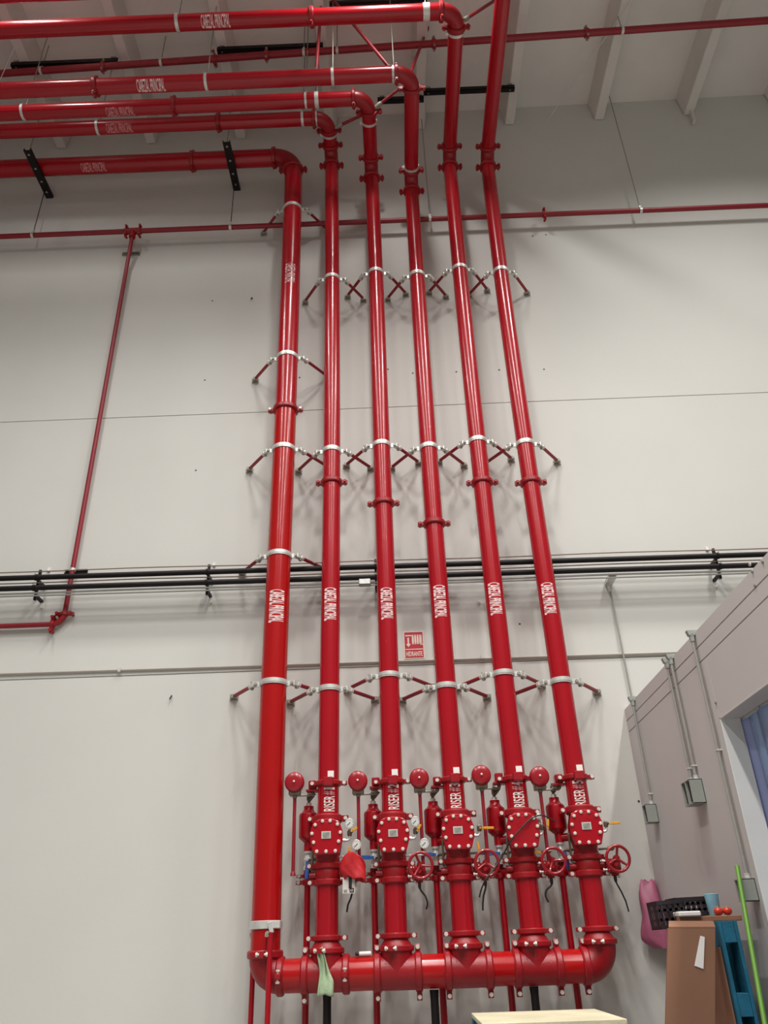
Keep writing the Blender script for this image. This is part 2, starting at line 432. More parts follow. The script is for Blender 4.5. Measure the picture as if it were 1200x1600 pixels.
# heights at which each riser turns towards the camera and the depth at which it then turns left
ZE = {0: 10.40, 1: 10.37, 2: 10.10, 3: 9.83, 4: 10.25, 5: 10.22}
YRUN = {1: 6.01, 2: 5.60, 3: 5.162, 4: 4.757, 5: 4.38}
ELB = .17
CPL = {0: [632], 1: [746], 2: [779], 3: [811], 4: [746], 5: [746]}      # coupling rows in the photo
ROOTS = {}
NW = ('', 'one', 'two', 'three', 'four', 'five')
for i in range(6):
    r = R8 if i == 0 else R6
    if i == 0:
        T = thing('supply_pipe', 'thick bright red supply pipe beside the five risers', 'pipe', (xr(0, 1.5), RY, 0))
    else:
        T = thing('riser_pipe', 'tall red sprinkler pipe with stencilled riser number %s' % NW[i], 'pipe', (xr(i, 2.5), RY, 0), 'sprinkler risers on the wall')
    ROOTS[i] = T
    ze = ZE[i]; zb = 1.50 if i == 0 else 2.42
    xt = xr(i, ze)
    zc_ = [rz(i, py) for py in CPL[i]]
    z0 = zb
    for k, zk in enumerate(zc_):
        vpipe(T, i, z0, zk, r, M_MAIN if i == 0 else M_RED); z0 = zk
        coupling(T, (xr(i, zk), RY, zk), Z_, r, X_, bm=M_CAST if i else M_BOLT)
    R_ = ELB if i else .25
    vpipe(T, i, z0, ze-R_, r, M_RED if i else M_RED)
    if i == 0:
        mb = MB(); mb.tube(arc((xt, RY, ze), Z_, -X_, R_), r, 40); mb.build('elbow', M_CAST, T, ang=50)
        coupling(T, (xt, RY, ze-R_), Z_, r, X_, bm=M_CAST); coupling(T, (xt-R_, RY, ze), X_, r, Z_, bm=M_CAST)
        mb = MB(); mb.tube([(xt-R_, RY, ze), (-3, RY, ze), (-9.5, RY, ze)], r, 40); mb.build('overhead_run', M_RED, T)
        p = atz(300, 246, ze); coupling(T, (p.x, RY, ze), X_, r, Z_, bm=M_CAST)
    else:
        mb = MB(); mb.tube(arc((xt, RY, ze), Z_, -Y_, R_), r, 40); mb.build('elbow', M_CAST, T, ang=50)
        coupling(T, (xt, RY, ze-R_), Z_, r, X_, bm=M_CAST); coupling(T, (xt, RY-R_, ze), Y_, r, X_, bm=M_CAST)
        yr = YRUN[i]
        mb = MB(); mb.cyl((xt, RY-R_, ze), (xt, yr+R_, ze), r, 40); mb.build('cross_run', M_RED, T)
        mb = MB(); mb.tube(arc((xt, yr, ze), -Y_, -X_, R_), r, 40); mb.build('elbow', M_CAST, T, ang=50)
        coupling(T, (xt, yr+R_, ze), Y_, r, X_, bm=M_CAST, wd=.045); coupling(T, (xt-R_, yr, ze), X_, r, Z_, bm=M_CAST, wd=.045)
        mb = MB(); mb.cyl((xt-R_, yr, ze), (-9.5, yr, ze), r, 40); mb.build('overhead_run', M_RED, T)
        cpx = {1: (342, 191), 2: (272, 166), 3: (150, 136), 4: (487, 27), 5: None}[i]
        if cpx:
            p = atz(cpx[0], cpx[1], ze); coupling(T, (p.x, yr, ze), X_, r, Z_, bm=M_CAST)
# stencilled words
TXT = 'CABEZAL PRINCIPAL'
for i, (a, b_) in {0: (921, 972), 1: (918, 969), 2: (918, 967), 3: (914, 964), 4: (910, 960), 5: (910, 959)}.items():
    r = R8 if i == 0 else R6
    za, zb = rz(i, a, Y=RY-r), rz(i, b_, Y=RY-r); zm = (za+zb)/2
    az = math.radians(6 if i == 0 else 0)
    n = V((-xr(i, zm)*.12, -1, 0))
    text_mesh(ROOTS[i], TXT, (xr(i, zm), RY, zm), -Z_, n, za-zb, .140 if i == 0 else .114, r, M_STEN, bold=.026)
za, zb = rz(0, 412), rz(0, 442); text_mesh(ROOTS[0], TXT, (xr(0, (za+zb)/2), RY, (za+zb)/2), -Z_, (.1, -1, 0), za-zb, .118, R8, M_STEN, bold=.004)
for i, (px0, px1, py) in {4: (315, 360, 35), 3: (214, 258, 132), 2: (168, 212, 178), 1: (166, 207, 198), 0: (127, 166, 257)}.items():
    r = R8 if i == 0 else R6; y = RY if i == 0 else YRUN[i]
    a, b_ = atz(px0, py, ZE[i]-.05), atz(px1, py, ZE[i]-.05)
    n = V({4: (0, -.50, -.86), 3: (0, -.40, -.92), 2: (0, -.1, -1), 1: (0, -.38, -.92), 0: (0, -.40, -.92)}[i])
    text_mesh(ROOTS[i], TXT, ((a.x+b_.x)/2, y, ZE[i]), X_, n, b_.x-a.x, .14 if i in (3, 4) else .115, r, M_STEN2 if i in (0, 1, 2) else M_STEN, bold=.016)
for i in range(1, 6):
    x = xr(i, 2.55)
    zt, zb = rz(i, {1: 1243.5, 2: 1240, 3: 1238, 4: 1236, 5: 1233.5}[i], Y=RY-R6), rz(i, {1: 1267.5, 2: 1264.5, 3: 1262, 4: 1260.5, 5: 1257.5}[i], Y=RY-R6)
    n = V((.12 - x*.10, -1, 0))
    text_mesh(ROOTS[i], 'RISER', (x, RY, (zt+zb)/2), Z_, n, zt-zb, .088, R6, M_WHITE, bold=.008)
    text_mesh(ROOTS[i], '#', (x, RY, zt+.008+.015), Z_, n, .030, .088, R6, M_STEN2, bold=.02)
    text_mesh(ROOTS[i], str(i), (x, RY, zt+.045+.011), Z_, n, .026 if i > 1 else .016, .088, R6, M_STEN, bold=.03)
    # test-point clamp with front block and paper label above the stencil
    zs = rz(i, {1: 1221, 2: 1218.5, 3: 1215.5, 4: 1213.5, 5: 1211.5}[i])
    c = coupling(ROOTS[i], (x, RY, zs), Z_, R6, X_, wd=.042, big=.8)
    mb = MB(); mb.bb(x-.03, x+.045, RY-R6-.055, RY-R6+.01, zs-.035, zs+.03); mb.build('clamp_block', M_BELL, c, smooth=False, bevel=.006)
    mb = MB(); zl = zs+.056; mb.bb(x+.002, x+.050, RY-R6-.012, RY-R6+.012, zl-.024, zl+.026); mb.build('paper_label', M_WHITE, ROOTS[i], smooth=False)

# ================================================================== HEADER
HZ = 1.358
H = thing('header_pipe', 'thick red horizontal header pipe joining the bottoms of all risers', 'pipe', (.2, RY, 0))
hx = {q: at(q, 1515, RY).x for q in (439, 477, 541, 590, 654, 700, 764, 808, 873, 915)}
xm, x5 = xr(0, 1.5), xr(5, 1.5)
RB = hx[439]-xm
mb = MB(); mb.tube([(xm, RY, 1.51), (xm, RY, 1.49)] + arc((xm, RY, HZ), -Z_, X_, RB, 18), R8+.004, 40); mb.build('elbow', M_CAST, H, ang=60)
RB5 = x5-hx[915]
mb = MB(); mb.tube(arc((x5, RY, HZ), X_, Z_, RB5, 18) + [(x5, RY, 1.515)], R8+.004, 40); mb.build('elbow', M_CAST, H, ang=60)
coupling(H, (xm, RY, 1.497), Z_, R8, Y_, wd=.055)
ks = [439, 477, 541, 590, 654, 700, 764, 808, 873, 915]
for q in ks:
    coupling(H, (hx[q], RY, HZ), X_, R8, Y_ if q in (439, 541) else Z_, wd=.052, big=.9)
for a, b_ in ((439, 477), (541, 590), (654, 700), (764, 808), (873, 915)):
    mb = MB(); mb.cyl((hx[a], RY, HZ), (hx[b_], RY, HZ), R8, 40); mb.build('pipe', M_MAIN, H)
for i, (a, b_) in {1: (477, 541), 2: (590, 654), 3: (700, 764), 4: (808, 873)}.items():
    x = xr(i, 1.5)
    mb = MB(); mb.cyl((hx[a], RY, HZ), (hx[b_], RY, HZ), R8+.004, 40); mb.cyl((x, RY, HZ), (x, RY, 1.515), R8+.004, 40)
    mb.build('tee', M_CAST, H)
for i in range(1, 6):
    x = xr(i, 1.55)
    coupling(H, (x, RY, 1.508), Z_, R8, V((.25, 1, 0)), wd=.042, big=.9)
    mb = MB(); mb.lathe((x, RY, 1.515), Z_, [(0, R8+.006), (.02, R8), (.05, R6+.004), (.075, R6+.002)], 36); mb.build('reducer', M_CAST, H)
# black stands under the header
for (px, py) in [(511, 1580), (680, 1580), (837, 1570)]:
    p = at(px, py, RY); S = thing('header_stand', 'black steel post under the red header pipe %s' % {511: 'below riser one', 680: 'between risers two and three', 837: 'below riser four'}[px], 'stand', (p.x, RY, 0), 'black posts under the header')
    mb = MB(); mb.cyl((p.x, RY, .012), (p.x, RY, HZ-R8-.02), .029, 20); mb.build('post', M_BLACK, S)
    mb = MB(); mb.bb(p.x-.09, p.x+.09, RY-.09, RY+.09, 0, .012); mb.build('base_plate', M_BLACK, S, smooth=False)
    mb = MB(); mb.lathe((p.x, RY, HZ-R8-.05), Z_, [(0, .03), (.02, .031), (.044, .033)], 20); mb.build('saddle', M_BLACK, S)

# ================================================================== VALVE TRAINS
def lever(parent, c, d, L, m, wd=.014):
    mb = MB(); c, d = V(c), V(d).normalized(); mb.bar(c, c+d*L, wd, .006, up=Y_); mb.bar(c+d*L*.3, c+d*L, wd*1.3, .012, up=Y_)
    return mb.build('handle', m, parent, smooth=False, bevel=.002)
GRPV = 'valve sets at the foot of the risers'
for i in range(1, 6):
    x = xr(i, 2.2); Y = RY; nm = NW[i]
    zt = rz(i, {1: 1277, 2: 1274, 3: 1269.5, 4: 1267.5, 5: 1263}[i])
    zo = zt-2.41
    # ---- spool below the valve belongs to the butterfly valve run
    SP = thing('spool_pipe', 'short red pipe between header and valve under riser %s' % nm, 'pipe', (x, Y, 1.585), 'spool pipes above the header')
    vpipe(SP, i, 1.585, 1.955, R6, M_RED)
    coupling(SP, (xr(i, 1.58), Y, 1.588), Z_, R6, X_, wd=.04)
    coupling(SP, (x, Y, 1.958), Z_, R6, X_, wd=.046)
    # ---- alarm check valve
    A = thing('alarm_check_valve', 'red alarm check valve with bolted octagonal cover below stencil riser %s' % nm, 'valve', (x, Y, 2.06+zo), 'alarm check valves')
    mb = MB(); mb.lathe((x, Y, 2.06+zo), Z_, [(0, R6+.012), (.03, R6+.014), (.06, R6+.006), (.11, .100), (.17, .112), (.24, .112), (.29, .098), (.325, R6+.006), (.36, R6+.004)], 36)
    mb.build('body', M_CAST, A)
    cz_ = 2.268+zo; fy = Y-.150
    oct_ = [(-.046, .126), (.046, .126), (.100, .104), (.125, .035), (.124, -.035), (.096, -.120), (.08, -.126), (-.08, -.126), (-.096, -.120), (-.124, -.035), (-.125, .035), (-.100, .104)]
    mb = MB(); mb.prism([(a*.9, b_*.93) for a, b_ in oct_], (x, Y-.02, cz_), X_, Z_, -Y_, .112); mb.build('bonnet', M_CAST, A, ang=30)
    mb = MB(); mb.prism(oct_, (x, fy+.024, cz_), X_, Z_, -Y_, .026, .008, .006); cov = mb.build('cover', M_RED, A, ang=30)
    mb = MB(); mb.lathe((x, fy, cz_+.052), -Y_, [(0, .062), (.003, .052), (.0045, .03), (.005, .005)], 24); mb.build('boss', M_RED, cov)
    for (a, b_) in [(-.028, .108), (.030, .108), (-.084, .082), (.086, .082), (-.108, .021), (.108, .023), (-.095, -.042), (.095, -.040), (-.070, -.106), (0, -.108), (.070, -.106)]:
        mb = MB(); mb.lathe((x+a, fy, cz_+b_), -Y_, [(0, .0135), (.010, .0135), (.014, .010), (.015, .002)], 8); mb.build('bolt', M_BOLT, cov)
    if i != 4:
        mb = MB(); mb.bb(x-.036, x+.036, fy-.008, fy, cz_-.018, cz_+.034); npl = mb.build('nameplate', M_GALV, cov, smooth=False, bevel=.001)
        mb = MB(); mb.bb(x-.026, x+.026, fy-.0094, fy-.0075, cz_-.010, cz_+.026); mb.build('nameplate_field', M_ZINC, cov, smooth=False)
    coupling(A, (x, Y, zt), Z_, R6+.004, X_, wd=.06, big=1.15)
    coupling(A, (x, Y, 2.072+zo), Z_, R6+.006, X_, wd=.044)
    # ---- butterfly valve with handwheel
    B = thing('butterfly_valve', 'red butterfly valve with %s below riser %s' % ('its handwheel wrapped in plastic' if i == 1 else 'gear housing and three spoked handwheel', nm), 'valve', (x, Y, 1.98), 'butterfly valves')
    mb = MB(); mb.lathe((x, Y, 1.97), Z_, [(0, R6+.002), (.015, R6+.010), (.075, R6+.012), (.09, R6+.004)], 36); mb.build('body', M_CAST, B)
    zb_ = 2.008
    mb = MB(); mb.cyl((x-R6-.055, Y, zb_), (x-R6+.01, Y, zb_), .026, 18); mb.build('stem_plug', M_CAST, B)
    mb = MB(); mb.cyl((x+R6-.01, Y, zb_), (x+.155, Y, zb_), .03, 18); mb.bb(x+.13, x+.235, Y-.06, Y+.035, zb_-.05, zb_+.045); mb.lathe((x+.185, Y-.06, zb_), -Y_, [(0, .045), (.02, .04), (.03, .022), (.07, .020)], 20); mb.bb(x+.15, x+.22, Y-.04, Y+.01, zb_-.072, zb_-.045)
    gb = mb.build('gearbox', M_CAST, B, bevel=.005)
    for q in (-1, 1): hexbolt(gb, (x+.185+q*.03, Y-.03, zb_-.074), Z_, .03, .007)
    for q in (-1, 1): hexbolt(gb, (x+.125, Y-.05, zb_+q*.03), X_, .05, .007)
    wc = V((x+.198, Y-.15, zb_+.035)); wn = V((.12, -1, -.12)).normalized(); RW = .088
    mb = MB(); mb.torus(wc, wn, RW, .0115); hw = mb.build('handwheel', M_BELL if i > 1 else M_CAST, B)
    _, u_, v_ = basis(wn)
    for k in range(3):
        a = math.radians((200, 175, 30, 185, 145)[i-1] + 120*k); d = u_*math.cos(a)+v_*math.sin(a)
        mb = MB(); mb.tube([wc+wn*-.022, wc+d*RW*.5+wn*-.016, wc+d*RW], [.010, .010, .009], 8); mb.build('spoke', M_BELL if i > 1 else M_CAST, hw)
    mb = MB(); mb.lathe(wc-wn*.045, wn, [(0, .024), (.02, .026), (.032, .018), (.034, .004)], 14); mb.build('hub', M_CAST, hw)
    # cable hanging from the gearbox
    c0 = V((x+.185, Y-.03, zb_-.085))
    shape = {1: [(0, 0, 0), (.0, -.0, -.05), (-.01, 0, -.08), (-.03, 0, -.12), (-.04, 0, -.17)], 2: [(0, 0, 0), (.005, 0, -.04), (.04, 0, -.08), (.055, 0, -.13), (.04, 0, -.17)],
             3: [(0, 0, 0), (.0, 0, -.04), (-.02, 0, -.09), (-.03, 0, -.14), (-.035, 0, -.19)], 4: [(0, 0, 0), (0, 0, -.035), (-.05, 0, -.07), (-.06, 0, -.11), (-.04, 0, -.15)],
             5: [(0, 0, 0), (.004, 0, -.04), (.03, 0, -.10), (.05, 0, -.16), (.06, 0, -.23)]}[i]
    mb = MB(); mb.tube(fillet([c0+V(s) for s in shape], .05, 4), .007 if i != 5 else .006, 8); mb.lathe(c0+Z_*.012, -Z_, [(0, .013), (.03, .012), (.045, .007)], 10)
    mb.build('cable', M_CABLE, B)
    # ---- retard chamber with elbow, strainer and ball valve below
    cxo = x-.167+{1: .0, 2: .01, 3: 0, 4: 0, 5: 0}[i]; CY = 6.68; c0z = 2.275+zo
    C = thing('retard_chamber', 'red cylindrical retard chamber left of alarm valve of riser %s' % nm, 'pressure vessel', (cxo, CY, c0z), 'retard chambers')
    mb = MB(); mb.lathe((cxo, CY, c0z-.02), Z_, [(0, .03), (.012, .046), (.035, .072), (.045, .076), (.20, .076), (.215, .072), (.235, .048), (.25, .040), (.275, .040)], 28); mb.build('vessel', M_RED, C)
    mb = MB(); mb.lathe((cxo, CY, c0z+.25), Z_, [(0, .034), (.006, .034), (.01, .024), (.03, .022), (.03, .012)], 12); mb.build('top_bushing', M_GALV, C)
    mb = MB(); mb.cyl((cxo, CY, c0z+.275), (cxo, CY, c0z+.365), .012, 12); mb.lathe((cxo, CY, c0z+.30), Z_, [(0, .015), (.004, .019), (.045, .019), (.05, .015)], 10); mb.cyl((cxo+.004, CY, c0z+.30), (cxo+.05, CY-.01, c0z+.352), .013, 12)
    mb.build('strainer', M_BRONZE, C)
    mb = MB(); mb.tube([(cxo, CY, c0z-.01), (cxo, CY-.004, c0z-.045), (cxo, CY-.01, c0z-.085)], .033, 18); mb.tube(fillet([(cxo, CY, c0z-.045), (cxo+.075, CY-.03, c0z-.045)], .03), .03, 18); mb.build('bottom_elbow', M_RED, C)
    mb = MB(); mb.lathe((cxo+.065, CY-.03, c0z-.045), X_, [(0, .034), (.018, .036), (.02, .02)], 12); mb.build('union', M_BOLT, C)
    # ---- ball valve
    vz = c0z-.082
    BV = thing('ball_valve', 'chrome drain ball valve with blue lever %s beside riser %s valve' % ('hanging down' if i in (1, 5) else 'turned sideways', nm), 'valve', (cxo, CY, vz-.13), 'drain ball valves')
    mb = MB(); mb.lathe((cxo, CY-.01, vz), -Z_, [(0, .02), (0, .033), (.015, .033), (.02, .024), (.04, .026), (.06, .034), (.08, .026), (.105, .024), (.11, .034), (.135, .034), (.135, .02)], 12); mb.cyl((cxo, CY-.01, vz-.06), (cxo, CY-.055, vz-.06), .012, 10)
    mb.build('body', M_GALV, BV, ang=25)
    if i in (1, 5): lever(BV, (cxo+(.0 if i == 1 else .02), CY-.06, vz-.075), (.0 if i == 1 else .12, 0, -1), .125, M_BLUE, .022)
    else: lever(BV, (cxo+.0, CY-.06, vz-.06), (-1, 0, .02), .10, M_BLUE, .022)
    # ---- drain pipe to floor
    D = thing('drain_pipe', 'slim red drain pipe running to the floor behind header at riser %s' % nm, 'pipe', (cxo-.005, CY, 0), 'drain pipes behind the header')
    dx = cxo-.005; DYY = 6.715
    mb = MB(); mb.cyl((dx, DYY, 0), (dx, DYY, vz-.13), .0242, 20); mb.build('pipe', M_RED, D)
    coupling(D, (dx, DYY, 1.975), Z_, .026, X_, wd=.04, big=.7, bm=M_ZINC); coupling(D, (dx, DYY, 2.02), Z_, .026, X_, wd=.03, big=.5, bm=M_ZINC)
    mb = MB(); mb.cyl((dx, DYY, 2.0), (x-.05, Y+.02, 2.0), .024, 14); mb.build('branch', M_RED, D)
    mb = MB(); mb.cyl((dx, DYY-.0, 2.03), (dx, DYY, vz-.12), .03, 18); mb.build('sleeve', M_CAST, D)
    # ---- trim tubing between valve and drain
    TT = thing('trim_tubing', 'thin dark trim tubes linking ball valve to valve body of riser %s' % nm, 'tubing', (x-.1, Y, 2.05), 'trim tubing')
    mb = MB(); mb.tube(fillet([(x-.09, Y-.02, 2.24+zo), (x-.115, Y-.01, 2.24+zo), (x-.118, Y, 2.04), (x-.085, Y-.02, 2.04)], .02), .009, 8); mb.build('tube', M_BRONZE, TT)
    mb = MB(); mb.cyl((dx+.01, CY-.02, 2.13+zo), (x-.08, Y-.02, 2.13+zo), .009, 8); mb.lathe((x-.125, Y+.05, 2.13+zo), X_, [(0, .016), (.025, .016)], 6); mb.build('tube', M_BRONZE, TT)
    mb = MB(); mb.cyl((dx+.01, CY-.02, 2.07), (x-.09, Y-.02, 2.066), .008, 8); mb.lathe((x-.13, Y-.0, 2.067), X_, [(0, .014), (.02, .014)], 6); mb.build('tube', M_ZINC, TT)
    # ---- alarm bell
    bc = at(*{1: (460, 1222), 2: (559, 1220), 3: (655, 1216), 4: (752, 1211), 5: (843, 1213)}[i], 6.47)
    BL = thing('alarm_bell', 'round red alarm gong left of riser %s with thin pipe below' % nm, 'bell', bc, 'alarm bells')
    bn = V((0, -1, 0))
    mb = MB(); mb.lathe(bc+V((0, .03, 0)), bn, [(0, .077), (.03, .0775), (.042, .074), (.050, .064), (.054, .04), (.055, .004)], 36); g = mb.build('gong', M_BELL, BL, ang=50)
    mb = MB(); mb.lathe(bc+V((0, -.033, 0)), bn, [(-.006, .008), (.004, .008), (.006, .004), (.007, .001)], 12); mb.build('centre_nut', M_BOLT, g)
    mb = MB(); mb.lathe(bc+V((0, .09, -.012)), bn, [(0, .05), (.02, .066), (.055, .066)], 24); mb.bb(bc.x-.045, bc.x+.045, bc.y+.0, bc.y+.09, bc.z-.098, bc.z-.05); mb.build('striker_housing', M_BRONZE, BL, bevel=.006)
    zl = {1: 2.03, 2: 2.05, 3: 2.0, 4: 2.0, 5: 2.0}[i]; by = bc.y+.05
    mb = MB(); mb.cyl((bc.x, by, zl), (bc.x+(.0 if i != 2 else 0), by, bc.z-.09), .0135, 14); mb.lathe((bc.x, by, zl), Z_, [(-.02, .022), (0, .018), (.01, .0135)], 14); mb.build('drain_tube', M_THIN, BL)
    mb = MB(); mb.lathe((bc.x, by, bc.z-.115), Z_, [(0, .017), (.012, .019), (.024, .017)], 10); mb.build('collar', M_ZINC, BL)
    # ---- pressure switch on bent trim beside the bell
    px_ = x-.128; pz = rz(i, {1: 1224, 2: 1219, 3: 1218, 4: 1212, 5: 1214}[i])
    PSW = thing('pressure_switch', 'small red pressure switch beside alarm gong at riser %s' % nm, 'switch', (px_, 6.6, pz-.06), 'pressure switches')
    mb = MB(); mb.bb(px_-.032, px_+.032, 6.56, 6.63, pz-.022, pz+.048); mb.build('cap', M_BELL, PSW, smooth=False, bevel=.008)
    mb = MB(); mb.bb(px_-.05, px_+.05, 6.55, 6.64, pz-.038, pz-.022); mb.build('base', M_CAST, PSW, smooth=False, bevel=.003)
    mb = MB(); mb.lathe((px_, 6.6, pz-.06), Z_, [(0, .012), (.012, .016), (.022, .014)], 12); mb.build('nipple', M_BRONZE, PSW)
    az_ = bc.z-.072; ay = 6.655
    mb = MB(); mb.cyl((bc.x+.03, ay, az_), (px_, ay, az_), .0085, 10); mb.cyl((cxo, CY, c0z+.355), (cxo, ay, az_), .0085, 10); mb.cyl((px_, ay, az_), (px_, 6.61, pz-.058), .0085, 10)
    mb.lathe((cxo-.012, ay, az_), X_, [(0, .013), (.024, .013)], 8); mb.ball((px_, ay, az_), .012, 8, 6); mb.build('trim_elbow', M_ZINC, PSW)
    # ---- gauge and test cocks right of the valve
    z_ = 2.245+zo; gx = x+.172; gy = 6.5
    if i == 4: gx = x+.158
    G = thing('pressure_gauge' if i in (1, 2, 4) else 'gauge_cock', ('round white pressure gauge above yellow cock right of riser %s valve' if i in (1, 2) else 'small gauge seen edge on beside valve of riser %s' if i == 4 else 'pipe stub with yellow cock but no gauge at riser %s valve') % nm, 'gauge' if i in (1, 2, 4) else 'valve', (gx, gy, z_), 'gauges and cocks on the alarm valves')
    mb = MB(); mb.tube(fillet([(x+.10, 6.5, z_), (gx, gy, z_), (gx, gy, z_+.08)], .02), .010, 10); mb.lathe((gx, gy, z_), X_, [(-.05, .015), (-.03, .015)], 6); mb.build('stem', M_GALV, G)
    mb = MB(); mb.lathe((gx, gy, z_+.03), Z_, [(0, .013), (.005, .018), (.035, .018), (.04, .013)], 8); mb.cyl((gx, gy, z_+.05), (gx+.02, gy-.02, z_+.055), .009, 8); mb.build('cock_body', M_BRONZE, G)
    yl = {1: ((gx+.01, gy-.025, z_+.058), (.8, 0, .45), .058), 2: ((gx+.012, gy-.025, z_+.045), (.5, 0, .85), .06), 3: ((gx-.0, gy-.02, z_+.052), (1, 0, -.03), .11), 4: ((gx+.04, gy-.02, z_+.03), (.12, 0, 1), .075), 5: ((gx+.02, gy-.02, z_+.052), (1, 0, .05), .085)}[i]
    lever(G, yl[0], yl[1], yl[2], M_YEL)
    def gauge(P, c, n, R):
        c, n = V(c), V(n).normalized()
        mb = MB(); mb.lathe(c-n*.03, n, [(0, R*.6), (.006, R*.95), (.022, R), (.032, R), (.034, R*.93), (.030, R*.9)], 28, cap=True); o = mb.build('case', M_GALV, P)
        mb = MB(); mb.lathe(c, n, [(0, R*.90), (.0015, R*.90)], 28); d = mb.build('dial', M_DIAL, o)
        _, u, v = basis(n)
        mb = MB(); mb.bar(c+n*.003-(u+v*.9)*R*.25, c+n*.003+(u+v*.9)*R*.45, .004, .001, up=n); mb.build('needle', M_DARK, o, smooth=False)
        for k in range(9):
            a = math.radians(-45+k*270/8+180); d_ = V((math.cos(a), 0, math.sin(a)))
            if abs(n.x) < .3:
                mb = MB(); mb.bar(c+n*.002+d_*R*.68, c+n*.002+d_*R*.82, .003, .001, up=n); mb.build('tick', M_DARK, o, smooth=False)
    if i in (1, 2):
        gauge(G, (gx, gy-.03, z_+.118), (0, -1, -.1), .036)
        gp = at(*{1: (557, 1320), 2: (663, 1318)}[i], 6.46)
        G2 = thing('pressure_gauge', 'white pressure gauge just above the handwheel of riser %s' % nm, 'gauge', gp-Z_*.09, 'gauges and cocks on the alarm valves')
        gauge(G2, gp, (0, -1, -.1), .037)
        mb = MB(); mb.tube(fillet([(x+.09, 6.52, gp.z-.075), (gp.x, 6.485, gp.z-.075), (gp.x, 6.485, gp.z-.02)], .02), .009, 10); mb.build('stem', M_GALV, G2)
        if i == 1: lever(G2, (gp.x-.055, 6.46, gp.z-.06), (0, 0, 1), .05, M_YEL)
    elif i == 4:
        gauge(G, (gx+.0, gy, z_+.118), (.85, -.5, 0), .034)
    if i in (3, 4, 5):
        TC = thing('test_cock', 'low brass test cock with yellow lever by handwheel of riser %s' % nm, 'valve', (x+.1, 6.5, 2.125+zo), 'test cocks beside the handwheels')
        mb = MB(); mb.cyl((x+.085, 6.5, 2.12+zo), (x+.20, 6.46, 2.122+zo), .008, 8); mb.lathe((x+.15, 6.475, 2.121+zo), X_, [(0, .012), (.006, .016), (.04, .016), (.045, .012)], 8); mb.build('body', M_BRONZE, TC)
        if i == 3: lever(TC, (x+.155, 6.45, 2.12+zo), (-.12, 0, 1), .075, M_YEL)
        elif i == 5: lever(TC, (x+.195, 6.45, 2.125+zo), (1, 0, .1), .055, M_YEL)
        else: lever(TC, (x+.12, 6.45, 2.115+zo), (-1, 0, .0), .05, M_YEL)

# red plastic wrapped over the first handwheel
bg = MB(); c = at(548, 1352, 6.36); n = 26; rows = 16
for j in range(rows+1):
    t = j/rows; z = c.z + .090 - .175*t
    wv = .088*math.sin(min(1, .06+t*1.5)*math.pi/2)**.55
    if t > .75: wv *= 1-.25*(t-.75)/.25
    for k in range(n):
        a = 2*math.pi*k/n
        wob = 1+.10*math.sin(3*a+4*t)+.07*math.sin(7*a-9*t)*t
        sk = .022*t*t + (.045*max(0, t-.5) if math.cos(a) > .5 else 0)
        bg.v.append(V((c.x+sk+wv*wob*math.cos(a), c.y+.02+.06*wob*math.sin(a), z-(.03*max(0, math.cos(a))*t) + .012*math.sin(5*a)*t)))
for j in range(rows):
    for k in range(n):
        k2 = (k+1) % n; bg.f.append((j*n+k, j*n+k2, (j+1)*n+k2, (j+1)*n+k))
bg.f.append(tuple(range(n)))
o = bg.build('plastic_wrap', M_BAGR, None, ang=80); tag(o, 'crumpled red plastic wrapped over the handwheel at riser one', 'wrapping')
sol = o.modifiers.new('s', 'SOLIDIFY'); sol.thickness = .002
# hanging paper tag below it
p = at(545, 1383, 6.36); TG = thing('paper_tag', 'small printed tag hanging below the wrapped handwheel', 'tag', p)
mb = MB(); mb.bb(p.x-.045, p.x+.045, p.y-.001, p.y+.001, p.z-.055, p.z+.055); mb.build('card', M_TAG, TG, smooth=False)
mb = MB(); mb.bb(p.x+.0, p.x+.022, p.y-.012, p.y-.0015, p.z-.02, p.z+.085); mb.build('clip', M_CABLE, TG, smooth=False, bevel=.002)
for (a, b_, c_, d_) in [(-.038, -.012, -.05, -.03), (.006, .038, -.05, -.042), (.006, .012, -.042, -.026), (.03, .038, -.042, -.026), (.006, .038, -.026, -.020), (.018, .026, -.038, -.030)]:
    mb = MB(); mb.bb(p.x+a, p.x+b_, p.y-.002, p.y-.0012, p.z+c_, p.z+d_); mb.build('print', M_ZINC if a < 0 else M_CABLE, TG, smooth=False)
# black hose draped over the fourth valve
pts = [at(868, 1284, 6.42), at(848, 1274, 6.40), at(830, 1279, 6.385), at(812, 1297, 6.375), at(797, 1315, 6.375), at(788, 1332, 6.40), at(776, 1352, 6.40), at(760, 1372, 6.36), at(752, 1390, 6.37), at(749, 1402, 6.38)]
def smooth_path(P, k=5):
    out = []
    for i in range(len(P)-1):
        a = P[max(0, i-1)]; b = P[i]; c = P[i+1]; d = P[min(len(P)-1, i+2)]
        for j in range(k):
            t = j/k; out.append(.5*((2*b)+(c-a)*t+(2*a-5*b+4*c-d)*t*t+(3*b-a-3*c+d)*t**3))
    out.append(P[-1]); return out
mb = MB(); mb.tube(smooth_path(pts), .0055, 8); o = mb.build('loose_hose', M_CABLE, None); tag(o, 'black loose hose slung across the alarm valve of riser four', 'hose')

